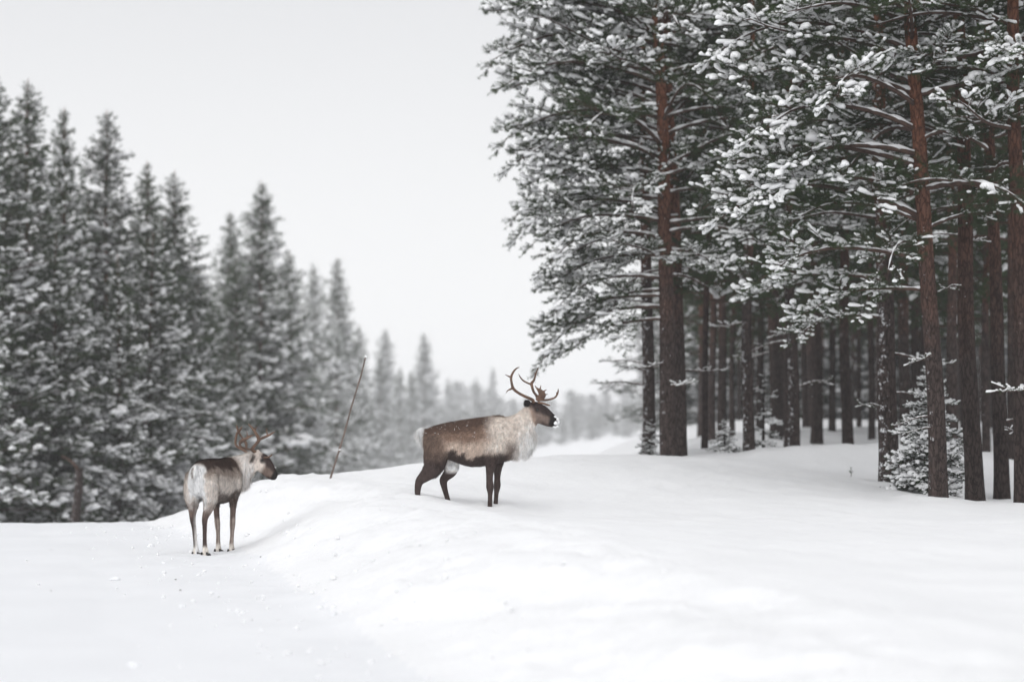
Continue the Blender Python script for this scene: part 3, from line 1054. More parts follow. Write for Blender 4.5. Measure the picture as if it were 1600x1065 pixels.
while cnt < 60 and tries < 5000:
    tries += 1
    u = rl.uniform(-60, 660)
    Yb = np.interp(u, [-60, 170, 300, 420, 530, 660], [62, 70, 80, 112, 200, 360])
    Y = Yb + rl.choice([-3.0, 5, 10, 16, 24]) + rl.uniform(-1, 2)
    x = (u - 800) / FX * Y
    if min((x - a) ** 2 + (Y - b) ** 2 for a, b in used) < 1.7 ** 2:
        continue
    used.append((x, Y))
    vt = np.interp(u, TOPU, TOPV) + rl.uniform(70, 240) * (1 if u < 500 else .55)
    zt = CAMZ + (HOR - vt) / FX * Y
    zb = H(x, Y)
    if zt - zb < 3:
        continue
    far_pine("snow-dusted pine filling the thick row along the left of the road", x, Y, zt - zb, CR[4 if u > 480 else rl.integers(0, 4)], 640 + cnt, rl.uniform(1.1, 1.5), "pines filling the left-hand row", .2)
    cnt += 1
# far end of the road: pale trees in the snowfall
rf = np.random.default_rng(44)
for k in range(34):
    u = 668 + k * 10.5 + rf.uniform(-6, 6)
    Y = rf.uniform(620, 800) if k % 2 else rf.uniform(450, 560)
    v = np.interp(u, [660, 745, 770, 800, 860, 940, 1020], [600, 600, 604, 622, 618, 606, 600]) + (rf.uniform(-4, 12) if k % 2 else rf.uniform(20, 45))
    x = (u - 800) / FX * Y
    zb = H(x, Y)
    zt = CAMZ + (HOR - v) / FX * Y
    far_pine("pale frosted tree almost lost in the snowfall at the far end of the road", x, Y, max(zt - zb, 3), FRO[k % 2], 700 + k, rf.uniform(1.0, 1.4), "frosted trees at the far end of the road", .2, z=zb)
for k, (u, v, Y, lab) in enumerate([(744, 588, 560, "left of two faint spires rising from the pale far trees"), (770, 571, 600, "taller right one of two faint spires in the pale far trees"), (702, 588, 520, "faint pale pine just right of the misty pair")]):
    x = (u - 800) / FX * Y
    zt = CAMZ + (HOR - v) / FX * Y
    far_pine(lab, x, Y, zt - H(x, Y), CR[4], 760 + k, .9, None, .2)

# bent, snow-plastered broken stem at the foot of the left-hand row
Y = 60.0
b0 = np.array(PX(116, 822, Y))
M_STEMSNOW = M_TSNOW
root = link("broken_stem", None, None, b0)
tag(root, "leaning broken tree stem plastered white with snow in the left-hand row", "tree stem")
mb = MB(); mb.add(*tube(smooth_path([(0, 0, -.6), (.05, 0, .3), (.12, 0, .9), (.13, 0, 1.45)], 10), np.linspace(.13, .10, 10), 9)); link("trunk", mb.mesh("stem", [M_BARK_S]), root)
mb = MB(); mb.add(*tube(smooth_path([(.13, -.06, 1.4), (-.05, -.06, 1.62), (-.3, -.05, 1.75)], 6), np.linspace(.05, .02, 6), 6)); link("branch", mb.mesh("stem_branch", [M_TWIG]), root)
# ------------------------------------------------------------------ marker stake
Y = 33.0
a, b = np.array(PX(517, 753, Y)), np.array(PX(571, 558, Y))
a[2] = H(a[0], a[1])
M_STAKE = mat_simple("stake_wood", srgb(110, 97, 90), 0.8, 0.2, 0.35, 14.0, 0.5)
mb = MB()
ax = b - a
st = [a - ax * .12, a, a + ax * .2 + (.006, 0, 0), a + ax * .36 + (.012, 0, 0), a + ax * .6 + (.004, 0, 0), a + ax * .85 + (.01, 0, 0), b]
Pp = smooth_path(st, 30) - a
rr = np.linspace(.014, .010, 30) * (1 + .1 * np.sin(np.arange(30) * 1.7))
rr[11] *= 1.3
mb.add(*tube(Pp, rr, 8, up=(0, 1, 0)))
root = link("marker_stake", None, None, a)
tag(root, "thin leaning brown wooden snow stake stuck in the bank between the reindeer", "stake")
link("stick", mb.mesh("stake", [M_STAKE]), root)
for q, dx, r1 in ((10, 1, .007), (7, -1, .006)):
    mb = MB()
    mb.add(*tube([Pp[q] + (0.01 * dx, -.01, 0), Pp[q] + (.045 * dx, -.01, .03)], [r1, .004], 6))
    link("twig_stub", mb.mesh("stub", [M_STAKE]), root)
sv, sf = lumps(np.array([Pp[10] + (.025, -.02, .03), Pp[29] + (0, 0, .005)]), np.array([[1., 0, .3], [1, 0, 0]]), np.array([[.022, .02, .016], [.017, .016, .02]]), np.random.default_rng(1))
mb = MB(); mb.add(sv, sf); link("snow", mb.mesh("stake_snow", [M_TSNOW]), root)

# ------------------------------------------------------------------ reindeer
def mat_fur(name):
    m, nt, b = new_mat(name)
    at = N(nt, "ShaderNodeVertexColor", layer_name="Col")
    tc = N(nt, "ShaderNodeTexCoord")
    mp = N(nt, "ShaderNodeMapping")
    mp.inputs["Scale"].default_value = (30, 60, 18)
    nt.links.new(tc.outputs["Object"], mp.inputs[0])
    n1 = N(nt, "ShaderNodeTexNoise", i_Scale=1.0, i_Detail=4.0, i_Roughness=0.7)
    nt.links.new(mp.outputs[0], n1.inputs["Vector"])
    mr = N(nt, "ShaderNodeMapRange")
    mr.inputs["From Min"].default_value = 0.3
    mr.inputs["From Max"].default_value = 0.7
    mr.inputs["To Min"].default_value = 0.7
    mr.inputs["To Max"].default_value = 1.3
    nt.links.new(n1.outputs[0], mr.inputs["Value"])
    hs = N(nt, "ShaderNodeHueSaturation")
    nt.links.new(mr.outputs[0], hs.inputs["Value"])
    nt.links.new(at.outputs[0], hs.inputs["Color"])
    nt.links.new(hs.outputs[0], b.inputs["Base Color"])
    bp = N(nt, "ShaderNodeBump", i_Strength=0.5, i_Distance=0.01)
    nt.links.new(n1.outputs[0], bp.inputs["Height"])
    nt.links.new(bp.outputs[0], b.inputs["Normal"])
    b.inputs["Roughness"].default_value = 0.85
    b.inputs["Specular IOR Level"].default_value = 0.12
    return m


M_FUR = mat_fur("reindeer_fur")
M_ANT = mat_simple("antler_bone", srgb(98, 75, 61), 0.55, 0.3, 0.45, 9.0, 0.4)
M_EYE = mat_simple("eye", (0.012, 0.009, 0.008), 0.12, 0.5, 0.1, 5.0)
M_HOOF = mat_simple("hoof", (0.02, 0.018, 0.017), 0.4, 0.4, 0.2, 20.0)

HEAD_ST = [  # x, z, half height, half width in the plane of the head profile
    (.815, 1.295, .055, .05), (.84, 1.285, .085, .072), (.885, 1.255, .115, .088), (.93, 1.226, .124, .086), (.985, 1.196, .112, .072), (1.04, 1.162, .098, .060),
    (1.09, 1.132, .082, .053), (1.125, 1.112, .066, .051), (1.15, 1.098, .048, .042), (1.163, 1.092, .022, .022)]
POLL0 = np.array([.84, 0, 1.285])


def rotz(a):
    return np.array(Matrix.Rotation(a, 3, 'Z'))


def roty(a):
    return np.array(Matrix.Rotation(a, 3, 'Y'))


def build_deer(name, label, loc, yaw, torso, neck, mane, legs, tail, poll, hyaw, hpitch, antlers, colour, seed, hooves, muzzle_snow, ears, furlen=1.0, slim=1.0, size=1.0, asize=1.0, hsize=1.0):
    rng = np.random.default_rng(seed)
    root = link(name, None, None, loc, (0, 0, yaw))
    tag(root, label, "reindeer", "reindeer in the snow")
    mb = MB()
    # trunk of the body
    T = smooth_path(torso, 40)
    n = 26
    a = np.arange(n) / n * 2 * np.pi
    for_v = []
    for (x, zt, zb, w) in T:
        c, h = (zt + zb) / 2, (zt - zb) / 2
        sy = np.sign(np.cos(a)) * np.abs(np.cos(a)) ** 0.85
        sz = np.sin(a)
        # a little narrower along the spine than in the barrel
        ww = w * (1 - 0.22 * np.clip(sz, 0, 1) ** 2)
        for_v.append(np.stack([np.full(n, x), sy * ww, c + sz * h], -1))
    Vv = np.concatenate(for_v)
    k = len(T)
    i = np.arange(k - 1)[:, None] * n
    j = np.arange(n)[None]
    a0, a1, = i + j, i + (j + 1) % n
    F = np.concatenate([np.stack([a0, a1, a1 + n], -1).reshape(-1, 3), np.stack([a0, a1 + n, a0 + n], -1).reshape(-1, 3)])
    Vv = np.vstack([Vv, [T[0][0] - .01, 0, (T[0][1] + T[0][2]) / 2], [T[-1][0] + .01, 0, (T[-1][1] + T[-1][2]) / 2]])
    jj = np.arange(n)
    F = np.vstack([F, np.stack([(jj + 1) % n, jj, np.full(n, k * n)], -1), np.stack([(k - 1) * n + jj, (k - 1) * n + (jj + 1) % n, np.full(n, k * n + 1)], -1)])
    mb.add(Vv, F)

    def lofted(st, m=24, nn=16, up=(0, 0, 1)):
        S = smooth_path(st, m)       # x y z halfwidth halfheight
        mb.add(*tube(S[:, :3], S[:, 3], nn, True, S[:, 4], up=up))
        return S
    NS = lofted(neck)
    if mane:
        MS = lofted(mane, 14)
    leg_paths = []
    root.scale = (size,) * 3
    for st in legs:                 # x y z rad_lateral rad_fore_aft, from the hip down
        S = smooth_path(st, 34)
        # sections for a vertical limb: "side" is fore-aft when up is lateral
        mb.add(*tube(S[:, :3], S[:, 4], 14, True, S[:, 3], up=(0, 1, 0)))
        leg_paths.append(S)
    S = smooth_path(tail, 12)
    mb.add(*tube(S[:, :3], S[:, 3], 10, True, S[:, 3] * .9, up=(0, 1, 0)))
    # head
    Rh = rotz(hyaw) @ roty(hpitch)
    hp = np.array([(x, 0, z, w * slim, h * slim) for x, z, h, w in HEAD_ST])
    HS = smooth_path(hp, 24)
    HV, HF = tube(HS[:, :3], HS[:, 3], 18, True, HS[:, 4])
    tohead = lambda p: (np.asarray(p, float) - POLL0) * hsize @ Rh.T + poll
    mb.add(tohead(HV), HF)
    for sgn in (-1, 1):            # brow ridges
        bv, bf = ICO[2]
        mb.add(tohead(bv * [.035, .02, .02] + [.915, sgn * .078, 1.285]), bf)
        mb.add(tohead(bv * [.03, .016, .014] + [1.14, sgn * .032, 1.135]), bf)
    for E in ears:                  # base, tip, half-width, half-thickness
        b0, t0, wv, th, upv = E
        b0, t0 = np.array(b0), np.array(t0)
        f = np.linspace(0, 1, 9)
        prof = np.sin(np.clip(f * .92 + .14, 0, 1) * np.pi) ** .7
        pth = b0 + (t0 - b0) * f[:, None]
        mb.add(tohead(tube(pth, wv * prof + .004, 10, True, th * prof + .004, up=upv)[0]), tube(pth, wv * prof + .004, 10, True, th * prof + .004, up=upv)[1])
    me0 = mb.mesh("body_raw", [M_FUR])
    tmp = bpy.data.objects.new("body_raw", me0)
    col.objects.link(tmp)
    md = tmp.modifiers.new("r", 'REMESH'); md.mode = 'VOXEL'; md.voxel_size = 0.0095
    md = tmp.modifiers.new("s", 'SMOOTH'); md.factor = 0.5; md.iterations = 7
    dg = bpy.context.evaluated_depsgraph_get()
    me = bpy.data.meshes.new_from_object(tmp.evaluated_get(dg))
    bpy.data.objects.remove(tmp)
    bpy.data.meshes.remove(me0)
    me.name = "reindeer_body"
    me.polygons.foreach_set("use_smooth", np.ones(len(me.polygons), bool))
    me.materials.clear()
    me.materials.append(M_FUR)
    nv = len(me.vertices)
    co = np.zeros(nv * 3, np.float32); me.vertices.foreach_get("co", co); co = co.reshape(-1, 3).astype(float)
    no = np.zeros(nv * 3, np.float32); me.vertices.foreach_get("normal", no); no = no.reshape(-1, 3).astype(float)
    # which part of the animal a point belongs to
    hc = tohead(HS[:, :3])

    def pdist(P, path):
        d = np.full(len(P), 1e9); ii = np.zeros(len(P), int)
        for q in range(len(path)):
            dd = np.linalg.norm(P - path[q, :3], axis=1)
            m = dd < d
            d[m] = dd[m]; ii[m] = q
        return d, ii / (len(path) - 1)
    info = {}
    hd, hs = pdist(co, hc)
    info["head"] = (hd, hs)
    info["headlocal"] = (co - poll) @ Rh / hsize + POLL0
    info["neck"] = pdist(co, NS)
    info["legs"] = [pdist(co, S) for S in leg_paths]
    info["tail"] = pdist(co, smooth_path(tail, 12))
    info["ztop"] = np.interp(co[:, 0], T[:, 0], T[:, 1])
    info["zbot"] = np.interp(co[:, 0], T[:, 0], T[:, 2])
    C, flen = colour(co, no, info)
    at = me.color_attributes.new("Col", 'FLOAT_COLOR', 'POINT')
    at.data.foreach_set("color", np.hstack([C, np.ones((nv, 1))]).astype(np.float32).ravel())
    body = link("body", me, root)
    # coat: short hairs that break the outline, long ones on the throat
    me.calc_loop_triangles()
    nt_ = len(me.loop_triangles)
    tri = np.zeros(nt_ * 3, np.int32); me.loop_triangles.foreach_get("vertices", tri); tri = tri.reshape(-1, 3)
    ar = np.linalg.norm(np.cross(co[tri[:, 1]] - co[tri[:, 0]], co[tri[:, 2]] - co[tri[:, 0]]), axis=1)
    vis = flen[tri].mean(1) > 0.002
    ar = ar * vis
    K = 64000
    pick = rng.choice(nt_, K, p=ar / ar.sum())
    bc = rng.dirichlet((1, 1, 1), K)
    p = (co[tri[pick]] * bc[..., None]).sum(1)
    nn = (no[tri[pick]] * bc[..., None]).sum(1)
    nn /= np.linalg.norm(nn, axis=1)[:, None] + 1e-9
    cc = (C[tri[pick]] * bc[..., None]).sum(1)
    fl = (flen[tri[pick]] * bc).sum(1) * rng.uniform(.6, 1.3, K) * furlen
    flow = np.array([-.75, 0, -.65]) + rng.normal(0, .22, (K, 3))
    long_ = fl > 0.045
    flow[long_] = np.array([-.15, 0, -1.0]) + rng.normal(0, .15, (long_.sum(), 3))
    flow = flow + .45 * np.stack([fbm(p[:, 0] * 16, p[:, 2] * 16 + p[:, 1] * 9, 31 + q, 2) for q in range(3)], -1)
    cc = cc * (1 + .30 * fbm(p[:, 0] * 34, p[:, 2] * 13 + p[:, 1] * 20, 41, 2))[:, None]
    flow -= (flow * nn).sum(1)[:, None] * nn
    flow /= np.linalg.norm(flow, axis=1)[:, None] + 1e-9
    dr = flow + nn * rng.uniform(.18, .5, (K, 1))
    dr /= np.linalg.norm(dr, axis=1)[:, None]
    sd_ = np.cross(dr, nn); sd_ /= np.linalg.norm(sd_, axis=1)[:, None] + 1e-9
    w = np.where(long_, .006, .0045)[:, None]
    root_p = p - nn * .003
    HVv = np.stack([root_p - sd_ * w * .5, root_p + sd_ * w * .5, root_p + dr * fl[:, None]], 1).reshape(-1, 3)
    hcol = np.repeat(np.clip(cc * rng.lognormal(0, .27, (K, 1)), 0, .9), 3, axis=0)
    fm = MB(); fm.add(HVv, np.arange(len(HVv)).reshape(-1, 3), 0, hcol)
    tag(link("fur", fm.mesh("reindeer_coat", [M_FUR], False), body), kind="stuff")
    # eyes
    for sgn in (-1, 1):
        ev, ef = ICO[3]
        m2 = MB(); m2.add(tohead(ev * .0185 + np.array([.922, sgn * .083 * slim, 1.262])), ef)
        link("eye", m2.mesh("eye", [M_EYE]), root)
    # antlers: polylines in the picture plane seen from the camera, turned into the body's axes
    Ri = rotz(-yaw)
    for lines in antlers:
        m2 = MB()
        for ln in lines:
            q = np.array(ln, float)
            S = smooth_path(q, max(6, 5 * len(q)))
            S[:, :3] *= asize
            P3 = S[:, :3] @ Ri.T + poll
            S[:, 3:] *= 1.28
            rw = np.maximum(S[:, 3], .0034)
            fl_ = np.maximum(S[:, 4], .0028) if S.shape[1] > 4 else rw
            m2.add(*tube(P3, rw, 9, True, fl_, up=tuple(np.array([0, 1, 0]) @ Ri.T)))
        link("antler", m2.mesh("antler", [M_ANT]), root)
    # hooves
    for (hx, hy) in hooves:
        m2 = MB()
        for sgn in (-1, 1):
            st = smooth_path([(hx - .03, hy + sgn * .024, .035, .022), (hx + .012, hy + sgn * .026, .028, .027), (hx + .055, hy + sgn * .022, .016, .017), (hx + .075, hy + sgn * .012, .008, .007)], 10)
            m2.add(*tube(st[:, :3], st[:, 3], 9, True, st[:, 3] * .95))
            m2.add(*tube([(hx - .045, hy + sgn * .03, .06), (hx - .062, hy + sgn * .034, .035)], [.011, .006], 6))
        link("hoof", m2.mesh("hoof", [M_HOOF]), root)
    if muzzle_snow:
        sv_, sf_ = lumps(tohead(np.array(muzzle_snow)[:, :3]), np.tile([1., 0, -.3], (len(muzzle_snow), 1)), np.array(muzzle_snow)[:, 3:6], rng, 2, 0.8)
        m2 = MB(); m2.add(sv_, sf_)
        tag(link("muzzle_snow", m2.mesh("muzzle_snow", [M_TSNOW]), root), "snow stuck to the nose")
    return root, co, no


TORSO = [(-.452, .965, .82, .06), (-.42, 1.015, .71, .145), (-.33, 1.065, .665, .20), (-.2, 1.10, .685, .222), (-.05, 1.13, .635, .24), (.1, 1.152, .588, .252),
         (.25, 1.172, .588, .25), (.38, 1.193, .605, .232), (.48, 1.198, .632, .205), (.58, 1.165, .655, .17), (.68, 1.11, .69, .12), (.745, 1.04, .76, .06)]


def blend(c, other, w):
    return c * (1 - w[:, None]) + np.asarray(other)[None] * w[:, None]


def nz(co, k, seed):
    return fbm(co[:, 0] * k + co[:, 1] * k * .7, co[:, 2] * k + co[:, 1] * k * .4, seed, 3)


def colour_bank(co, no, I):
    """dark saddle, pale band and dark belly, pale neck and white throat"""
    x, y, z = co.T
    t = (z - I["zbot"]) / (I["ztop"] - I["zbot"] + 1e-6) + 0.12 * nz(co, 8, 1) + .03 * nz(co, 30, 4)
    dark, mid, pale, belly = srgb(86, 67, 57), srgb(128, 104, 89), srgb(184, 164, 149), srgb(62, 52, 49)
    necke, manec, leg, white = srgb(204, 191, 180), srgb(228, 221, 216), srgb(64, 53, 50), srgb(232, 228, 224)
    C = np.tile(mid, (len(co), 1))
    C = blend(C, dark, sstep(.62, .86, t))
    C = blend(C, pale, sstep(.58, .36, t) * sstep(-.28, -.05, x))
    C = blend(C, belly, sstep(.27, .19, t) * sstep(-.25, -.1, x))
    C = blend(C, srgb(92, 76, 67), sstep(-.12, -.3, x) * sstep(.95, .6, t) * .85)
    # shoulder and neck
    sh = sstep(.24, .44, x + .05 * nz(co, 7, 2) - .12 * (z - .95))
    C = blend(C, necke, sh * sstep(.70, .80, z))
    C = blend(C, srgb(112, 94, 82), sh * sstep(1.155, 1.19, z) * sstep(.62, .5, x))
    C = blend(C, srgb(100, 85, 77), sstep(.5, .62, x) * sstep(.92, .80, z) * sstep(.75, .64, x))
    nd, ns = I["neck"]
    # legs
    for q, (d, s) in enumerate(I["legs"]):
        lo = sstep(.80, .66, z + .03 * nz(co, 10, 5)) if q >= 2 else sstep(.82, .60, z + .04 * nz(co, 10, 5))
        C = blend(C, leg, lo * sstep(.22, .13, d))
    C = blend(C, white, sstep(.06, .0, np.abs(x + .08) - .06) * sstep(.70, .62, z) * sstep(.48, .54, z) * sstep(.0, .04, y))
    # throat mane
    C = blend(C, manec, sstep(.58, .80, x - .25 * (z - .8) + .04 * nz(co, 9, 3)) * sstep(1.18, .98, z - .3 * (x - .8)))
    # rump patch and tail
    C = blend(C, white, sstep(-.415, -.445, x) * sstep(.68, .74, z) * sstep(.12, .05, np.abs(y)))
    C = blend(C, white, sstep(.085, .055, I["tail"][0]) * sstep(-.43, -.46, x))
    # head
    hx, hy, hz = I["headlocal"].T
    hd, hs = I["head"]
    ax = 1.285 - (hx - .84) * .6
    up = (hz - ax)
    inh = sstep(.80, .845, hx + .25 * (hz - 1.28)) * sstep(.17, .14, hd)
    face = np.tile(srgb(112, 97, 89), (len(co), 1))
    face = blend(face, srgb(52, 43, 42), sstep(-.01, .045, up + .02 * nz(co, 20, 8)))
    face = blend(face, srgb(36, 31, 31), sstep(1.05, 1.09, hx - .3 * up))
    face = blend(face, srgb(74, 60, 56), sstep(-.05, -.1, up) * sstep(.95, 1.0, hx))
    face = blend(face, srgb(150, 128, 114), sstep(.92, .88, hx) * sstep(.02, -.05, up) * .8)
    face = blend(face, srgb(60, 50, 48), sstep(.055, .03, np.hypot(hx - .925, hz - 1.262)) * .7)
    C = C * (1 - inh[:, None]) + face * inh[:, None]
    ear = sstep(.095, .105, np.abs(hy)) * sstep(.9, .86, hx) * sstep(1.22, 1.25, hz)
    C = blend(C, srgb(30, 26, 26), ear)
    C = C * (1 + .16 * nz(co, 24, 6))[:, None] * 1.18
    fl = np.full(len(co), .038)
    fl = fl * (1 - .6 * inh)
    for d, s in I["legs"]:
        fl = np.where((d < .09) & (z < .6), .013, fl)
    mane = sstep(.66, .74, x - .25 * (z - .8)) * sstep(1.10, 1.0, z - .3 * (x - .8)) * (1 - inh)
    fl = fl + mane * .07
    fl = fl + sstep(.085, .055, I["tail"][0]) * sstep(-.43, -.46, x) * .03
    C = C * .9 + C.mean(1, keepdims=True) * .1
    return np.clip(C, .008, .9), fl


def colour_road(co, no, I):
    """white rump, dark back, pale neck, brown-fronted legs with white pasterns"""
    x, y, z = co.T
    t = (z - I["zbot"]) / (I["ztop"] - I["zbot"] + 1e-6) + 0.09 * nz(co, 9, 11) + .04 * nz(co, 28, 14)
    dark, mid, pale = srgb(74, 58, 51), srgb(142, 126, 115), srgb(208, 197, 188)
    white, leg = srgb(250, 246, 242), srgb(66, 54, 50)
    C = np.tile(pale, (len(co), 1))
    C = blend(C, mid, sstep(.45, .68, t) * .85)
    C = blend(C, dark, sstep(.1, .45, nz(co, 6, 21)) * sstep(.35, .55, t) * sstep(-.36, -.28, x) * .6)
    C = blend(C, dark, sstep(.70, .84, t) * sstep(.55, .44, x + .8 * np.maximum(-y - .08, 0)))
    C = blend(C, leg, sstep(.32, .18, t) * sstep(-.25, -.1, x) * sstep(.62, .52, x) * .85)
    C = blend(C, dark, sstep(.16, .05, np.abs(x - .30)) * sstep(.35, .22, t) * .6)
    # neck
    nk = sstep(.46, .58, x + .5 * np.maximum(-y - .12, 0) + .06 * nz(co, 8, 12))
    C = blend(C, srgb(216, 208, 202), nk)
    C = blend(C, srgb(150, 136, 126), nk * sstep(1.10, 1.19, z) * .3)
    # haunch mottling, legs
    for q, (d, s) in enumerate(I["legs"]):
        near = sstep(.24, .15, d)
        outer = sstep(.02, .07, np.abs(y)) if q < 2 else np.ones(len(y))
        lo = sstep(.66, .46, z + .06 * nz(co, 10, 15))
        C = blend(C, srgb(96, 80, 73), lo * near * outer)
        fr = sstep(-.1, .5, no[:, 0] * (1 if q >= 2 else -1) + .3 * nz(co, 12, 16))
        C = blend(C, leg, sstep(.50, .40, z) * near * (.35 + .65 * fr))
        C = blend(C, srgb(170, 156, 146), sstep(.45, .38, z) * near * sstep(.25, -.2, no[:, 0] * (1 if q >= 2 else -1)) * sstep(0, .5, np.abs(no[:, 1])) * .7)
        C = blend(C, srgb(214, 206, 196), sstep(.15, .09, z + .02 * nz(co, 20, 17)) * near)
    # white rump shield
    rump = sstep(-.33, -.40, x + .03 * nz(co, 10, 18)) * sstep(.125, .075, np.abs(y) + .02 * nz(co, 14, 19)) * sstep(.50, .60, z) * sstep(1.06, 1.01, z)
    C = blend(C, white, rump)
    C = blend(C, white, sstep(-.1, -.25, x) * sstep(.06, .02, np.abs(y)) * sstep(.8, .7, z))
    C = blend(C, srgb(90, 72, 62), sstep(.030, .015, np.abs(y - .02)) * sstep(-.40, -.43, x) * sstep(.86, .90, z) * sstep(1.02, .99, z) * .85)
    # head
    hx, hy, hz = I["headlocal"].T
    hd, hs = I["head"]
    ax = 1.285 - (hx - .84) * .6
    up = (hz - ax)
    inh = sstep(.80, .845, hx + .25 * (hz - 1.28)) * sstep(.17, .14, hd)
    face = np.tile(srgb(206, 194, 184), (len(co), 1))
    face = blend(face, srgb(106, 91, 83), sstep(.94, 1.0, hx - .2 * up))
    face = blend(face, srgb(58, 47, 45), sstep(.0, .05, up + .02 * nz(co, 20, 8)) * sstep(.87, .91, hx))
    face = blend(face, srgb(34, 30, 30), sstep(1.085, 1.115, hx - .2 * up))
    face = blend(face, srgb(54, 44, 42), sstep(-.04, -.09, up) * sstep(1.02, 1.07, hx))
    face = blend(face, srgb(60, 50, 48), sstep(.05, .028, np.hypot(hx - .925, hz - 1.262)) * .8)
    C = C * (1 - inh[:, None]) + face * inh[:, None]
    ear = sstep(.085, .10, np.abs(hy)) * sstep(.92, .88, hx) * sstep(1.18, 1.21, hz) * sstep(.19, .16, hd) * sstep(.74, .77, hx)
    C = blend(C, srgb(186, 174, 165), ear)
    C = blend(C, srgb(46, 39, 38), ear * sstep(1.325, 1.28, hz + .6 * (hx - .82)) * sstep(.034, .012, np.abs(hx - .808 - .2 * (hz - 1.26))) * .9)
    C = C * (1 + .14 * nz(co, 24, 6))[:, None] * 1.18
    fl = np.full(len(co), .036)
    fl = fl * (1 - .6 * inh)
    for d, s in I["legs"]:
        fl = np.where((d < .09) & (z < .55), .012, fl)
    mane = nk * sstep(1.02, .92, z) * (1 - inh)
    fl = fl + mane * .055
    C = C * .9 + C.mean(1, keepdims=True) * .1
    return np.clip(C, .008, .9), fl


# antlers of the bank reindeer, traced as x, depth, z from the poll
def A3(cx, cy, dep, r, r2=None):
    X = cx * .0011556 + .3906 - .84
    Z = 1.8827 - cy * .0011556 - 1.285
    return (X, dep, Z, r, r if r2 is None else r2)


ANT_R = [[
    [A3(428, 462, -.05, .019), A3(405, 432, -.07, .016), A3(330, 398, -.13, .014), A3(262, 362, -.18, .013), A3(212, 318, -.21, .014), A3(196, 262, -.22, .012), A3(190, 205, -.21, .012), A3(214, 146, -.17, .010), A3(245, 112, -.13, .007), A3(275, 98, -.10, .003)],
    [A3(205, 316, -.21, .011), A3(178, 328, -.22, .008), A3(153, 342, -.23, .005), A3(137, 366, -.24, .002)],
    [A3(190, 205, -.21, .010), A3(165, 194, -.23, .007), A3(128, 177, -.25, .002)],
    [A3(470, 462, -.04, .011), A3(530, 474, -.07, .009), A3(560, 486, -.08, .009), A3(592, 492, -.08, .006)],
], [
    [A3(455, 465, .05, .018), A3(465, 425, .06, .017), A3(455, 392, .07, .013), A3(425, 350, .09, .012), A3(408, 295, .11, .013), A3(404, 262, .12, .015), A3(430, 222, .12, .010), A3(448, 160, .10, .008), A3(476, 92, .07, .002)],
    [A3(408, 270, .12, .012), A3(375, 262, .15, .009), A3(320, 234, .18, .008), A3(285, 195, .19, .006), A3(268, 162, .19, .002)],
    [A3(442, 172, .105, .006), A3(430, 148, .11, .002)],
    # brow shovel
    [A3(455, 445, .02, .014, .014), A3(490, 415, .0, .030, .010), A3(512, 385, -.01, .036, .008), A3(495, 350, -.01, .026, .007), A3(462, 318, -.01, .010, .006), A3(436, 288, -.01, .003, .003)],
    [A3(485, 360, -.01, .016, .007), A3(490, 325, -.01, .009, .005), A3(499, 283, -.01, .002)],
    [A3(505, 372, -.01, .018, .007), A3(530, 346, -.01, .009, .005), A3(558, 328, -.01, .002)],
    [A3(512, 398, -.01, .018, .007), A3(540, 384, -.01, .009, .005), A3(568, 374, -.01, .002)],
    [A3(480, 432, .0, .014, .010), A3(540, 437, -.02, .011), A3(590, 430, -.03, .010), A3(640, 412, -.04, .009), A3(662, 388, -.045, .009), A3(676, 350, -.05, .008), A3(677, 318, -.05, .002)],
    [A3(662, 385, -.045, .007), A3(660, 355, -.045, .003)],
]]

# antlers of the road reindeer
def A4(cx, cy, dep, r, r2=None):
    return ((cx - 386) / 1009, dep, (411 - cy) / 1009, r, r if r2 is None else r2)


ANT_L = [[
    [A4(428, 428, -.04, .019), A4(400, 385, -.06, .016), A4(348, 340, -.10, .016), A4(385, 285, -.12, .013), A4(414, 240, -.13, .017), A4(375, 165, -.13, .013), A4(340, 120, -.12, .010), A4(308, 88, -.11, .005)],
    [A4(414, 240, -.13, .014), A4(470, 218, -.14, .012), A4(525, 192, -.14, .010), A4(572, 162, -.13, .003)],
    [A4(500, 200, -.14, .008), A4(494, 165, -.15, .006), A4(491, 130, -.15, .002)],
    [A4(372, 160, -.13, .008), A4(384, 130, -.14, .005), A4(398, 114, -.15, .002)],
    [A4(348, 340, -.10, .012), A4(300, 332, -.12, .009), A4(250, 318, -.14, .009), A4(226, 288, -.15, .010), A4(245, 258, -.16, .018, .009), A4(285, 235, -.16, .014, .008), A4(325, 212, -.15, .010), A4(366, 195, -.14, .003)],
    [A4(306, 222, -.155, .008), A4(302, 190, -.16, .005), A4(296, 158, -.16, .002)],
    [A4(425, 425, -.03, .011), A4(460, 420, -.05, .009), A4(500, 415, -.06, .008), A4(526, 400, -.06, .007), A4(540, 384, -.06, .004)],
], [
    [A4(395, 425, .05, .018), A4(325, 400, .08, .014), A4(240, 350, .12, .012), A4(170, 312, .15, .012), A4(150, 270, .16, .011), A4(166, 185, .15, .010), A4(196, 150, .13, .012), A4(222, 110, .12, .003)],
    [A4(240, 250, .14, .007), A4(212, 212, .14, .008), A4(188, 168, .13, .010), A4(172, 130, .13, .010), A4(162, 95, .13, .003)],
    [A4(262, 330, .11, .009), A4(262, 290, .13, .014, .007), A4(246, 258, .14, .012, .007), A4(240, 248, .14, .007)],
]]

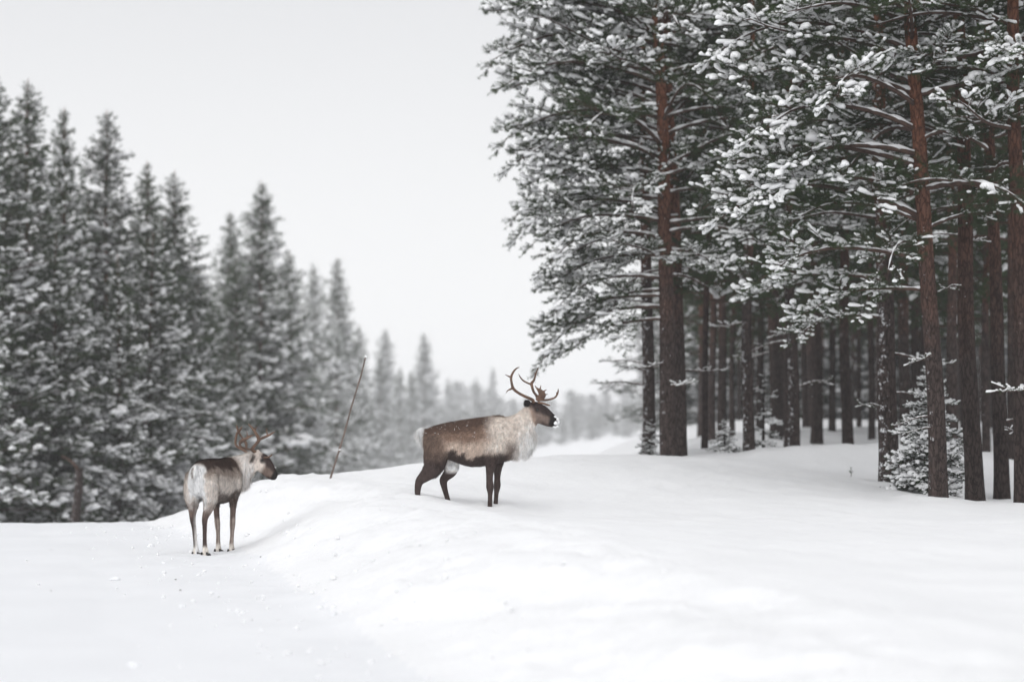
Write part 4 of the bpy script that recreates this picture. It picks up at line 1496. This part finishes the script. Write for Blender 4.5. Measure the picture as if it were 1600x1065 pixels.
# --- the reindeer on the bank (profile, facing right)
YB = 29.0
xb = (719.2 - 800) / FX * YB
zb0 = CAMZ + (HOR - 792) / FX * 28.85 - .10
legs_bank = [
    # near hind, far hind, near fore, far fore : x y z lateral fore-aft
    [(-.27, -.09, .92, .12, .15), (-.28, -.125, .78, .115, .15), (-.295, -.14, .66, .10, .14), (-.33, -.14, .56, .075, .115), (-.415, -.135, .475, .052, .078), (-.482, -.13, .41, .042, .054), (-.502, -.13, .33, .034, .041), (-.506, -.128, .24, .031, .035), (-.506, -.126, .12, .03, .034), (-.50, -.126, .02, .035, .045)],
    [(-.25, .09, .90, .12, .15), (-.20, .125, .76, .11, .14), (-.13, .135, .62, .085, .125), (-.12, .135, .53, .06, .085), (-.175, .13, .46, .045, .058), (-.205, .13, .41, .04, .05), (-.188, .128, .31, .031, .036), (-.152, .126, .18, .029, .031), (-.12, .126, .04, .032, .036)],
    [(.44, -.10, .92, .11, .15), (.42, -.125, .80, .10, .125), (.388, -.13, .70, .075, .088), (.362, -.13, .59, .052, .060), (.353, -.13, .45, .040, .042), (.358, -.13, .34, .043, .047), (.360, -.128, .25, .029, .030), (.357, -.126, .12, .029, .031), (.357, -.126, .0, .036, .042)],
    [(.47, .10, .92, .11, .15), (.47, .125, .80, .10, .12), (.462, .13, .70, .075, .085), (.45, .13, .58, .052, .058), (.443, .13, .45, .040, .039), (.442, .13, .35, .042, .044), (.432, .128, .25, .028, .029), (.424, .126, .12, .029, .03), (.42, .126, .0, .035, .04)],
]
bank_deer, bco, bno = build_deer(
    "reindeer", "brown reindeer in profile on the snow bank, pale neck, white snow on its nose", (xb, YB, zb0), 0.0, TORSO,
    [(.48, 0, .95, .17, .24), (.60, 0, .985, .15, .215), (.70, 0, 1.045, .125, .175), (.78, 0, 1.12, .105, .145), (.84, 0, 1.20, .09, .12), (.885, 0, 1.25, .075, .09)],
    [(.72, 0, 1.07, .10, .10), (.78, 0, .99, .105, .12), (.785, 0, .89, .10, .12), (.765, 0, .81, .085, .10), (.745, 0, .75, .05, .06), (.74, 0, .73, .02, .02)],
    legs_bank, [(-.41, 0, .985, .05), (-.46, 0, 1.015, .032), (-.505, 0, 1.005, .024), (-.515, 0, .945, .020), (-.485, 0, .86, .008)],
    POLL0, 0.0, 0.0, ANT_R, colour_bank, 1, [],
    [(1.135, 0, 1.172, .032, .04, .02), (1.166, -.01, 1.142, .018, .046, .024), (1.172, -.005, 1.108, .016, .042, .022), (1.16, -.012, 1.06, .02, .04, .014), (1.145, -.045, 1.10, .02, .014, .03), (1.13, -.046, 1.055, .022, .014, .012),
     (.99, -.02, 1.325, .03, .02, .008), (.945, -.03, 1.352, .025, .02, .008), (.90, -.04, 1.368, .03, .03, .01)],
    [((.835, -.075, 1.315), (.765, -.135, 1.375), .045, .016, (.3, -1, .3)), ((.835, .075, 1.315), (.79, .145, 1.365), .045, .016, (.3, 1, .3))])
# flakes lying on the bank reindeer's back
rs = np.random.default_rng(8)
sel = np.where((bco[:, 2] > .93) & (bno[:, 2] > .05) & (bno[:, 1] < .2) & (bco[:, 0] < .45))[0]
sel = rs.choice(sel, 46, replace=False)
sv, sf = lumps(bco[sel] + bno[sel] * .012, np.tile([1., 0, 0], (46, 1)), rs.uniform(.002, .0055, (46, 3)), rs, 1, .8)
mb = MB(); mb.add(sv, sf)
tag(link("snow_flecks", mb.mesh("back_snow", [M_TSNOW]), bank_deer), kind="stuff")

# --- the reindeer on the road (seen from behind, head turned right)
YL = 28.5
heading = R(16)
yawL = R(90) - heading
hx0, hy0 = (318 - 800) / FX * YL, YL - .30
xl, yl = hx0 + .34 * math.sin(heading), hy0 + .34 * math.cos(heading)
zl = H(xl, yl) - .03
legs_road = [
    [(-.27, -.09, .92, .12, .15), (-.28, -.12, .78, .115, .15), (-.28, -.125, .66, .095, .13), (-.30, -.115, .56, .068, .095), (-.345, -.10, .48, .046, .065), (-.365, -.092, .42, .04, .05), (-.36, -.09, .33, .032, .036), (-.355, -.088, .2, .029, .031), (-.345, -.086, .12, .034, .038), (-.325, -.086, .05, .045, .05), (-.315, -.086, .02, .042, .05)],
    [(-.27, .09, .92, .12, .15), (-.28, .12, .78, .115, .15), (-.28, .125, .66, .095, .13), (-.29, .115, .56, .068, .095), (-.325, .10, .48, .046, .065), (-.345, .085, .42, .04, .05), (-.335, .072, .33, .032, .036), (-.325, .062, .2, .029, .031), (-.315, .056, .12, .034, .038), (-.295, .056, .05, .045, .05), (-.285, .056, .02, .042, .05)],
    [(.44, -.10, .92, .11, .15), (.42, -.125, .80, .10, .125), (.40, -.13, .70, .075, .088), (.385, -.125, .59, .05, .058), (.38, -.12, .46, .04, .044), (.382, -.115, .35, .041, .043), (.38, -.11, .24, .029, .032), (.375, -.105, .12, .033, .037), (.39, -.105, .05, .042, .048), (.40, -.105, .02, .04, .048)],
    [(.44, .10, .92, .11, .15), (.42, .125, .80, .10, .125), (.40, .13, .70, .075, .088), (.385, .12, .59, .05, .058), (.38, .11, .46, .04, .044), (.382, .10, .35, .041, .043), (.38, .09, .24, .029, .032), (.375, .085, .12, .033, .037), (.39, .085, .05, .042, .048), (.40, .085, .02, .04, .048)],
]
legs_road = [[(x_, y_ * .86, z_, a_ * .80, b_ * .86) for x_, y_, z_, a_, b_ in l_] for l_ in legs_road]
POLL_L = np.array([.70, -.27, 1.105])
road_deer, _, _ = build_deer(
    "reindeer", "reindeer with a white rump standing on the road, seen from behind, head turned right", (xl, yl, zl), yawL, [(a_, b_ - .10 * min(1, max(0, (a_ + .35) / .7)), c_ - .02 * max(0, a_), d_ * .72) for a_, b_, c_, d_ in TORSO],
    [(.44, 0, .90, .17, .20), (.54, -.03, .93, .145, .18), (.61, -.09, .97, .12, .155), (.655, -.165, 1.015, .102, .13), (.685, -.235, 1.065, .09, .112), (.70, -.285, 1.08, .075, .085)],
    [(.58, -.04, .93, .11, .13), (.64, -.10, .87, .10, .12), (.675, -.15, .84, .075, .10), (.69, -.18, .83, .03, .05)],
    legs_road, [(-.41, .0, .985, .045), (-.455, .0, .97, .04), (-.475, .0, .92, .035), (-.47, .0, .86, .015)],
    POLL_L, R(-74), R(18), ANT_L, colour_road, 2, [(-.315, -.074), (-.285, .048), (.40, -.09), (.40, .073)],
    [(1.163, -.005, 1.12, .012, .022, .018), (1.10, 0, 1.222, .02, .014, .007)],
    [((.86, -.085, 1.365), (.80, -.135, 1.225), .048, .02, (.1, -1, -.3)), ((.832, .078, 1.315), (.785, .15, 1.36), .042, .016, (.3, 1, .3))], slim=.96, size=1.05, asize=1.17, hsize=.88)

# ------------------------------------------------------------------ small things on the snow
rc = np.random.default_rng(77)
CLODS = [(181, 904, .055, "grey snow clod on the smooth road left of the road reindeer"), (218, 1036, .05, "snow clod nearest the bottom of the picture on the road"),
         (235, 853, .06, "snow clod lying behind the road reindeer's left side"), (286, 947, .04, "snow clod in front of the road reindeer"), (524, 968, .05, "snow clod at the foot of the bank below the stake"),
         (258, 879, .035, "small snow crumb close left of the road reindeer's hooves")]
for (u, v, r, lab) in CLODS:
    Y = CAMZ / ((v - HOR) / FX)
    r *= .7
    x = (u - 800) / FX * Y
    sv, sf = lumps(np.zeros((3, 3)) + rc.normal(0, r * .5, (3, 3)) * [1, 1, .1], rc.normal(size=(3, 3)) * [1, 1, 0], np.array([[r, r * .8, r * .7]] * 3) * rc.uniform(.6, 1.1, (3, 1)), rc, 3, .6)
    mb = MB(); mb.add(sv, sf)
    o = link("snow_clod", mb.mesh("snow_clod", [M_ROAD]), None, (x, Y, H(x, Y) + r * .05))
    tag(o, lab, "snow clod", "snow clods on the road")
n = 300
yy = rc.uniform(14, 36, n)
dd = rc.normal(-.35, .75, n)
xx = np.interp(yy, XF_Y, XF_X) + dd
zz = height(xx, yy)
r = rc.lognormal(-4.4, .5, n)
sv, sf = lumps(np.stack([xx, yy, zz + r * .3], -1), rc.normal(size=(n, 3)) * [1, 1, 0], r[:, None] * rc.uniform(.7, 1.2, (n, 3)), rc, 1, .7)
mb = MB(); mb.add(sv, sf)
tag(link("snow_crumbs", mb.mesh("snow_crumbs", [M_SNOW]), None), "loose snow crumbs scattered along the foot of the ploughed bank", "snow crumbs", kind="stuff")

M_DEBRIS = mat_simple("forest_litter", srgb(84, 74, 66), .9, .1, .3, 20)
n = 9
yy = rc.uniform(18, 32, n); xx = np.interp(yy, XF_Y, XF_X) + rc.normal(-1.0, 1.0, n); zz = height(xx, yy)
r = rc.uniform(.004, .009, n)
sv, sf = lumps(np.stack([xx, yy, zz + r * .4], -1), rc.normal(size=(n, 3)) * [1, 1, 0], r[:, None] * np.array([[1.4, .7, .6]]), rc, 1, .8)
mb = MB(); mb.add(sv, sf)
tag(link("litter", mb.mesh("litter", [M_DEBRIS]), None), "dark specks of bark and litter on the snow by the reindeer", "litter", kind="stuff")

# seedling poking out of the snow
x, Y = (1329 - 800) / FX * 38.0, 38.0
root = link("pine_seedling", None, None, (x, Y, H(x, Y)))
tag(root, "tiny bare seedling poking out of the snow below the dark trunks", "seedling")
mb = MB(); mb.add(*tube([(0, 0, -.05), (.005, 0, .06), (.0, 0, .13)], [.006, .005, .003], 5)); link("stem", mb.mesh("seedling_stem", [M_TWIG]), root)
rq = np.random.default_rng(3)
nvv, nff = needles(np.array([[0, 0, .05], [0, 0, .09], [0, 0, .06]]), np.array([[.5, 0, .8], [0, 0, 1.], [-.6, 0, .7]]), np.array([.05, .06, .05]), rq, 22, .035, .005)
mb = MB(); mb.add(nvv, nff); link("needles", mb.mesh("seedling_needles", [M_NEEDLE]), root)

# flakes in the air, through the whole depth of the place
n = 3000
yy = 9 + 75 * rc.uniform(0, 1, n) ** 0.8
xx = rc.uniform(-.26, .26, n) * yy * 1.3
zz = rc.uniform(0.3, 11, n)
ok = zz > height(xx, yy, False) + .3
P = np.stack([xx, yy, zz], -1)[ok]
r = rc.uniform(.0022, .0045, len(P))
sv, sf = lumps(P, rc.normal(size=P.shape), r[:, None] * rc.uniform(.6, 1.2, P.shape), rc, 1, 1.0)
mb = MB(); mb.add(sv, sf)
tag(link("falling_snow", mb.mesh("falling_snow", [M_TSNOW]), None), "fine snowflakes falling through the air", "snowfall", kind="stuff")

# ------------------------------------------------------------------ air full of fine snow
mh = bpy.data.materials.new("snow_haze")
mh.use_nodes = True
nt = mh.node_tree
nt.nodes.clear()
out = nt.nodes.new("ShaderNodeOutputMaterial")
pv = nt.nodes.new("ShaderNodeVolumePrincipled")
pv.inputs["Color"].default_value = (0.97, 0.975, 0.985, 1)
pv.inputs["Density"].default_value = 0.0007
pv.inputs["Anisotropy"].default_value = 0.2
nt.links.new(pv.outputs[0], out.inputs["Volume"])
x0, x1, y0, y1, z0, z1 = -2300, 2300, -90, 2400, -70, 19
Vb = np.array([(x0, y0, z0), (x1, y0, z0), (x1, y1, z0), (x0, y1, z0), (x0, y0, z1), (x1, y0, z1), (x1, y1, z1), (x0, y1, z1)], float)
Fb = np.array([(0, 2, 1), (0, 3, 2), (4, 5, 6), (4, 6, 7), (0, 1, 5), (0, 5, 4), (1, 2, 6), (1, 6, 5), (2, 3, 7), (2, 7, 6), (3, 0, 4), (3, 4, 7)])
hz = link("haze", mesh_from("haze", Vb, Fb, [mh], None, False))
tag(hz, "thin white snowfall haze filling the air", "haze", kind="stuff")
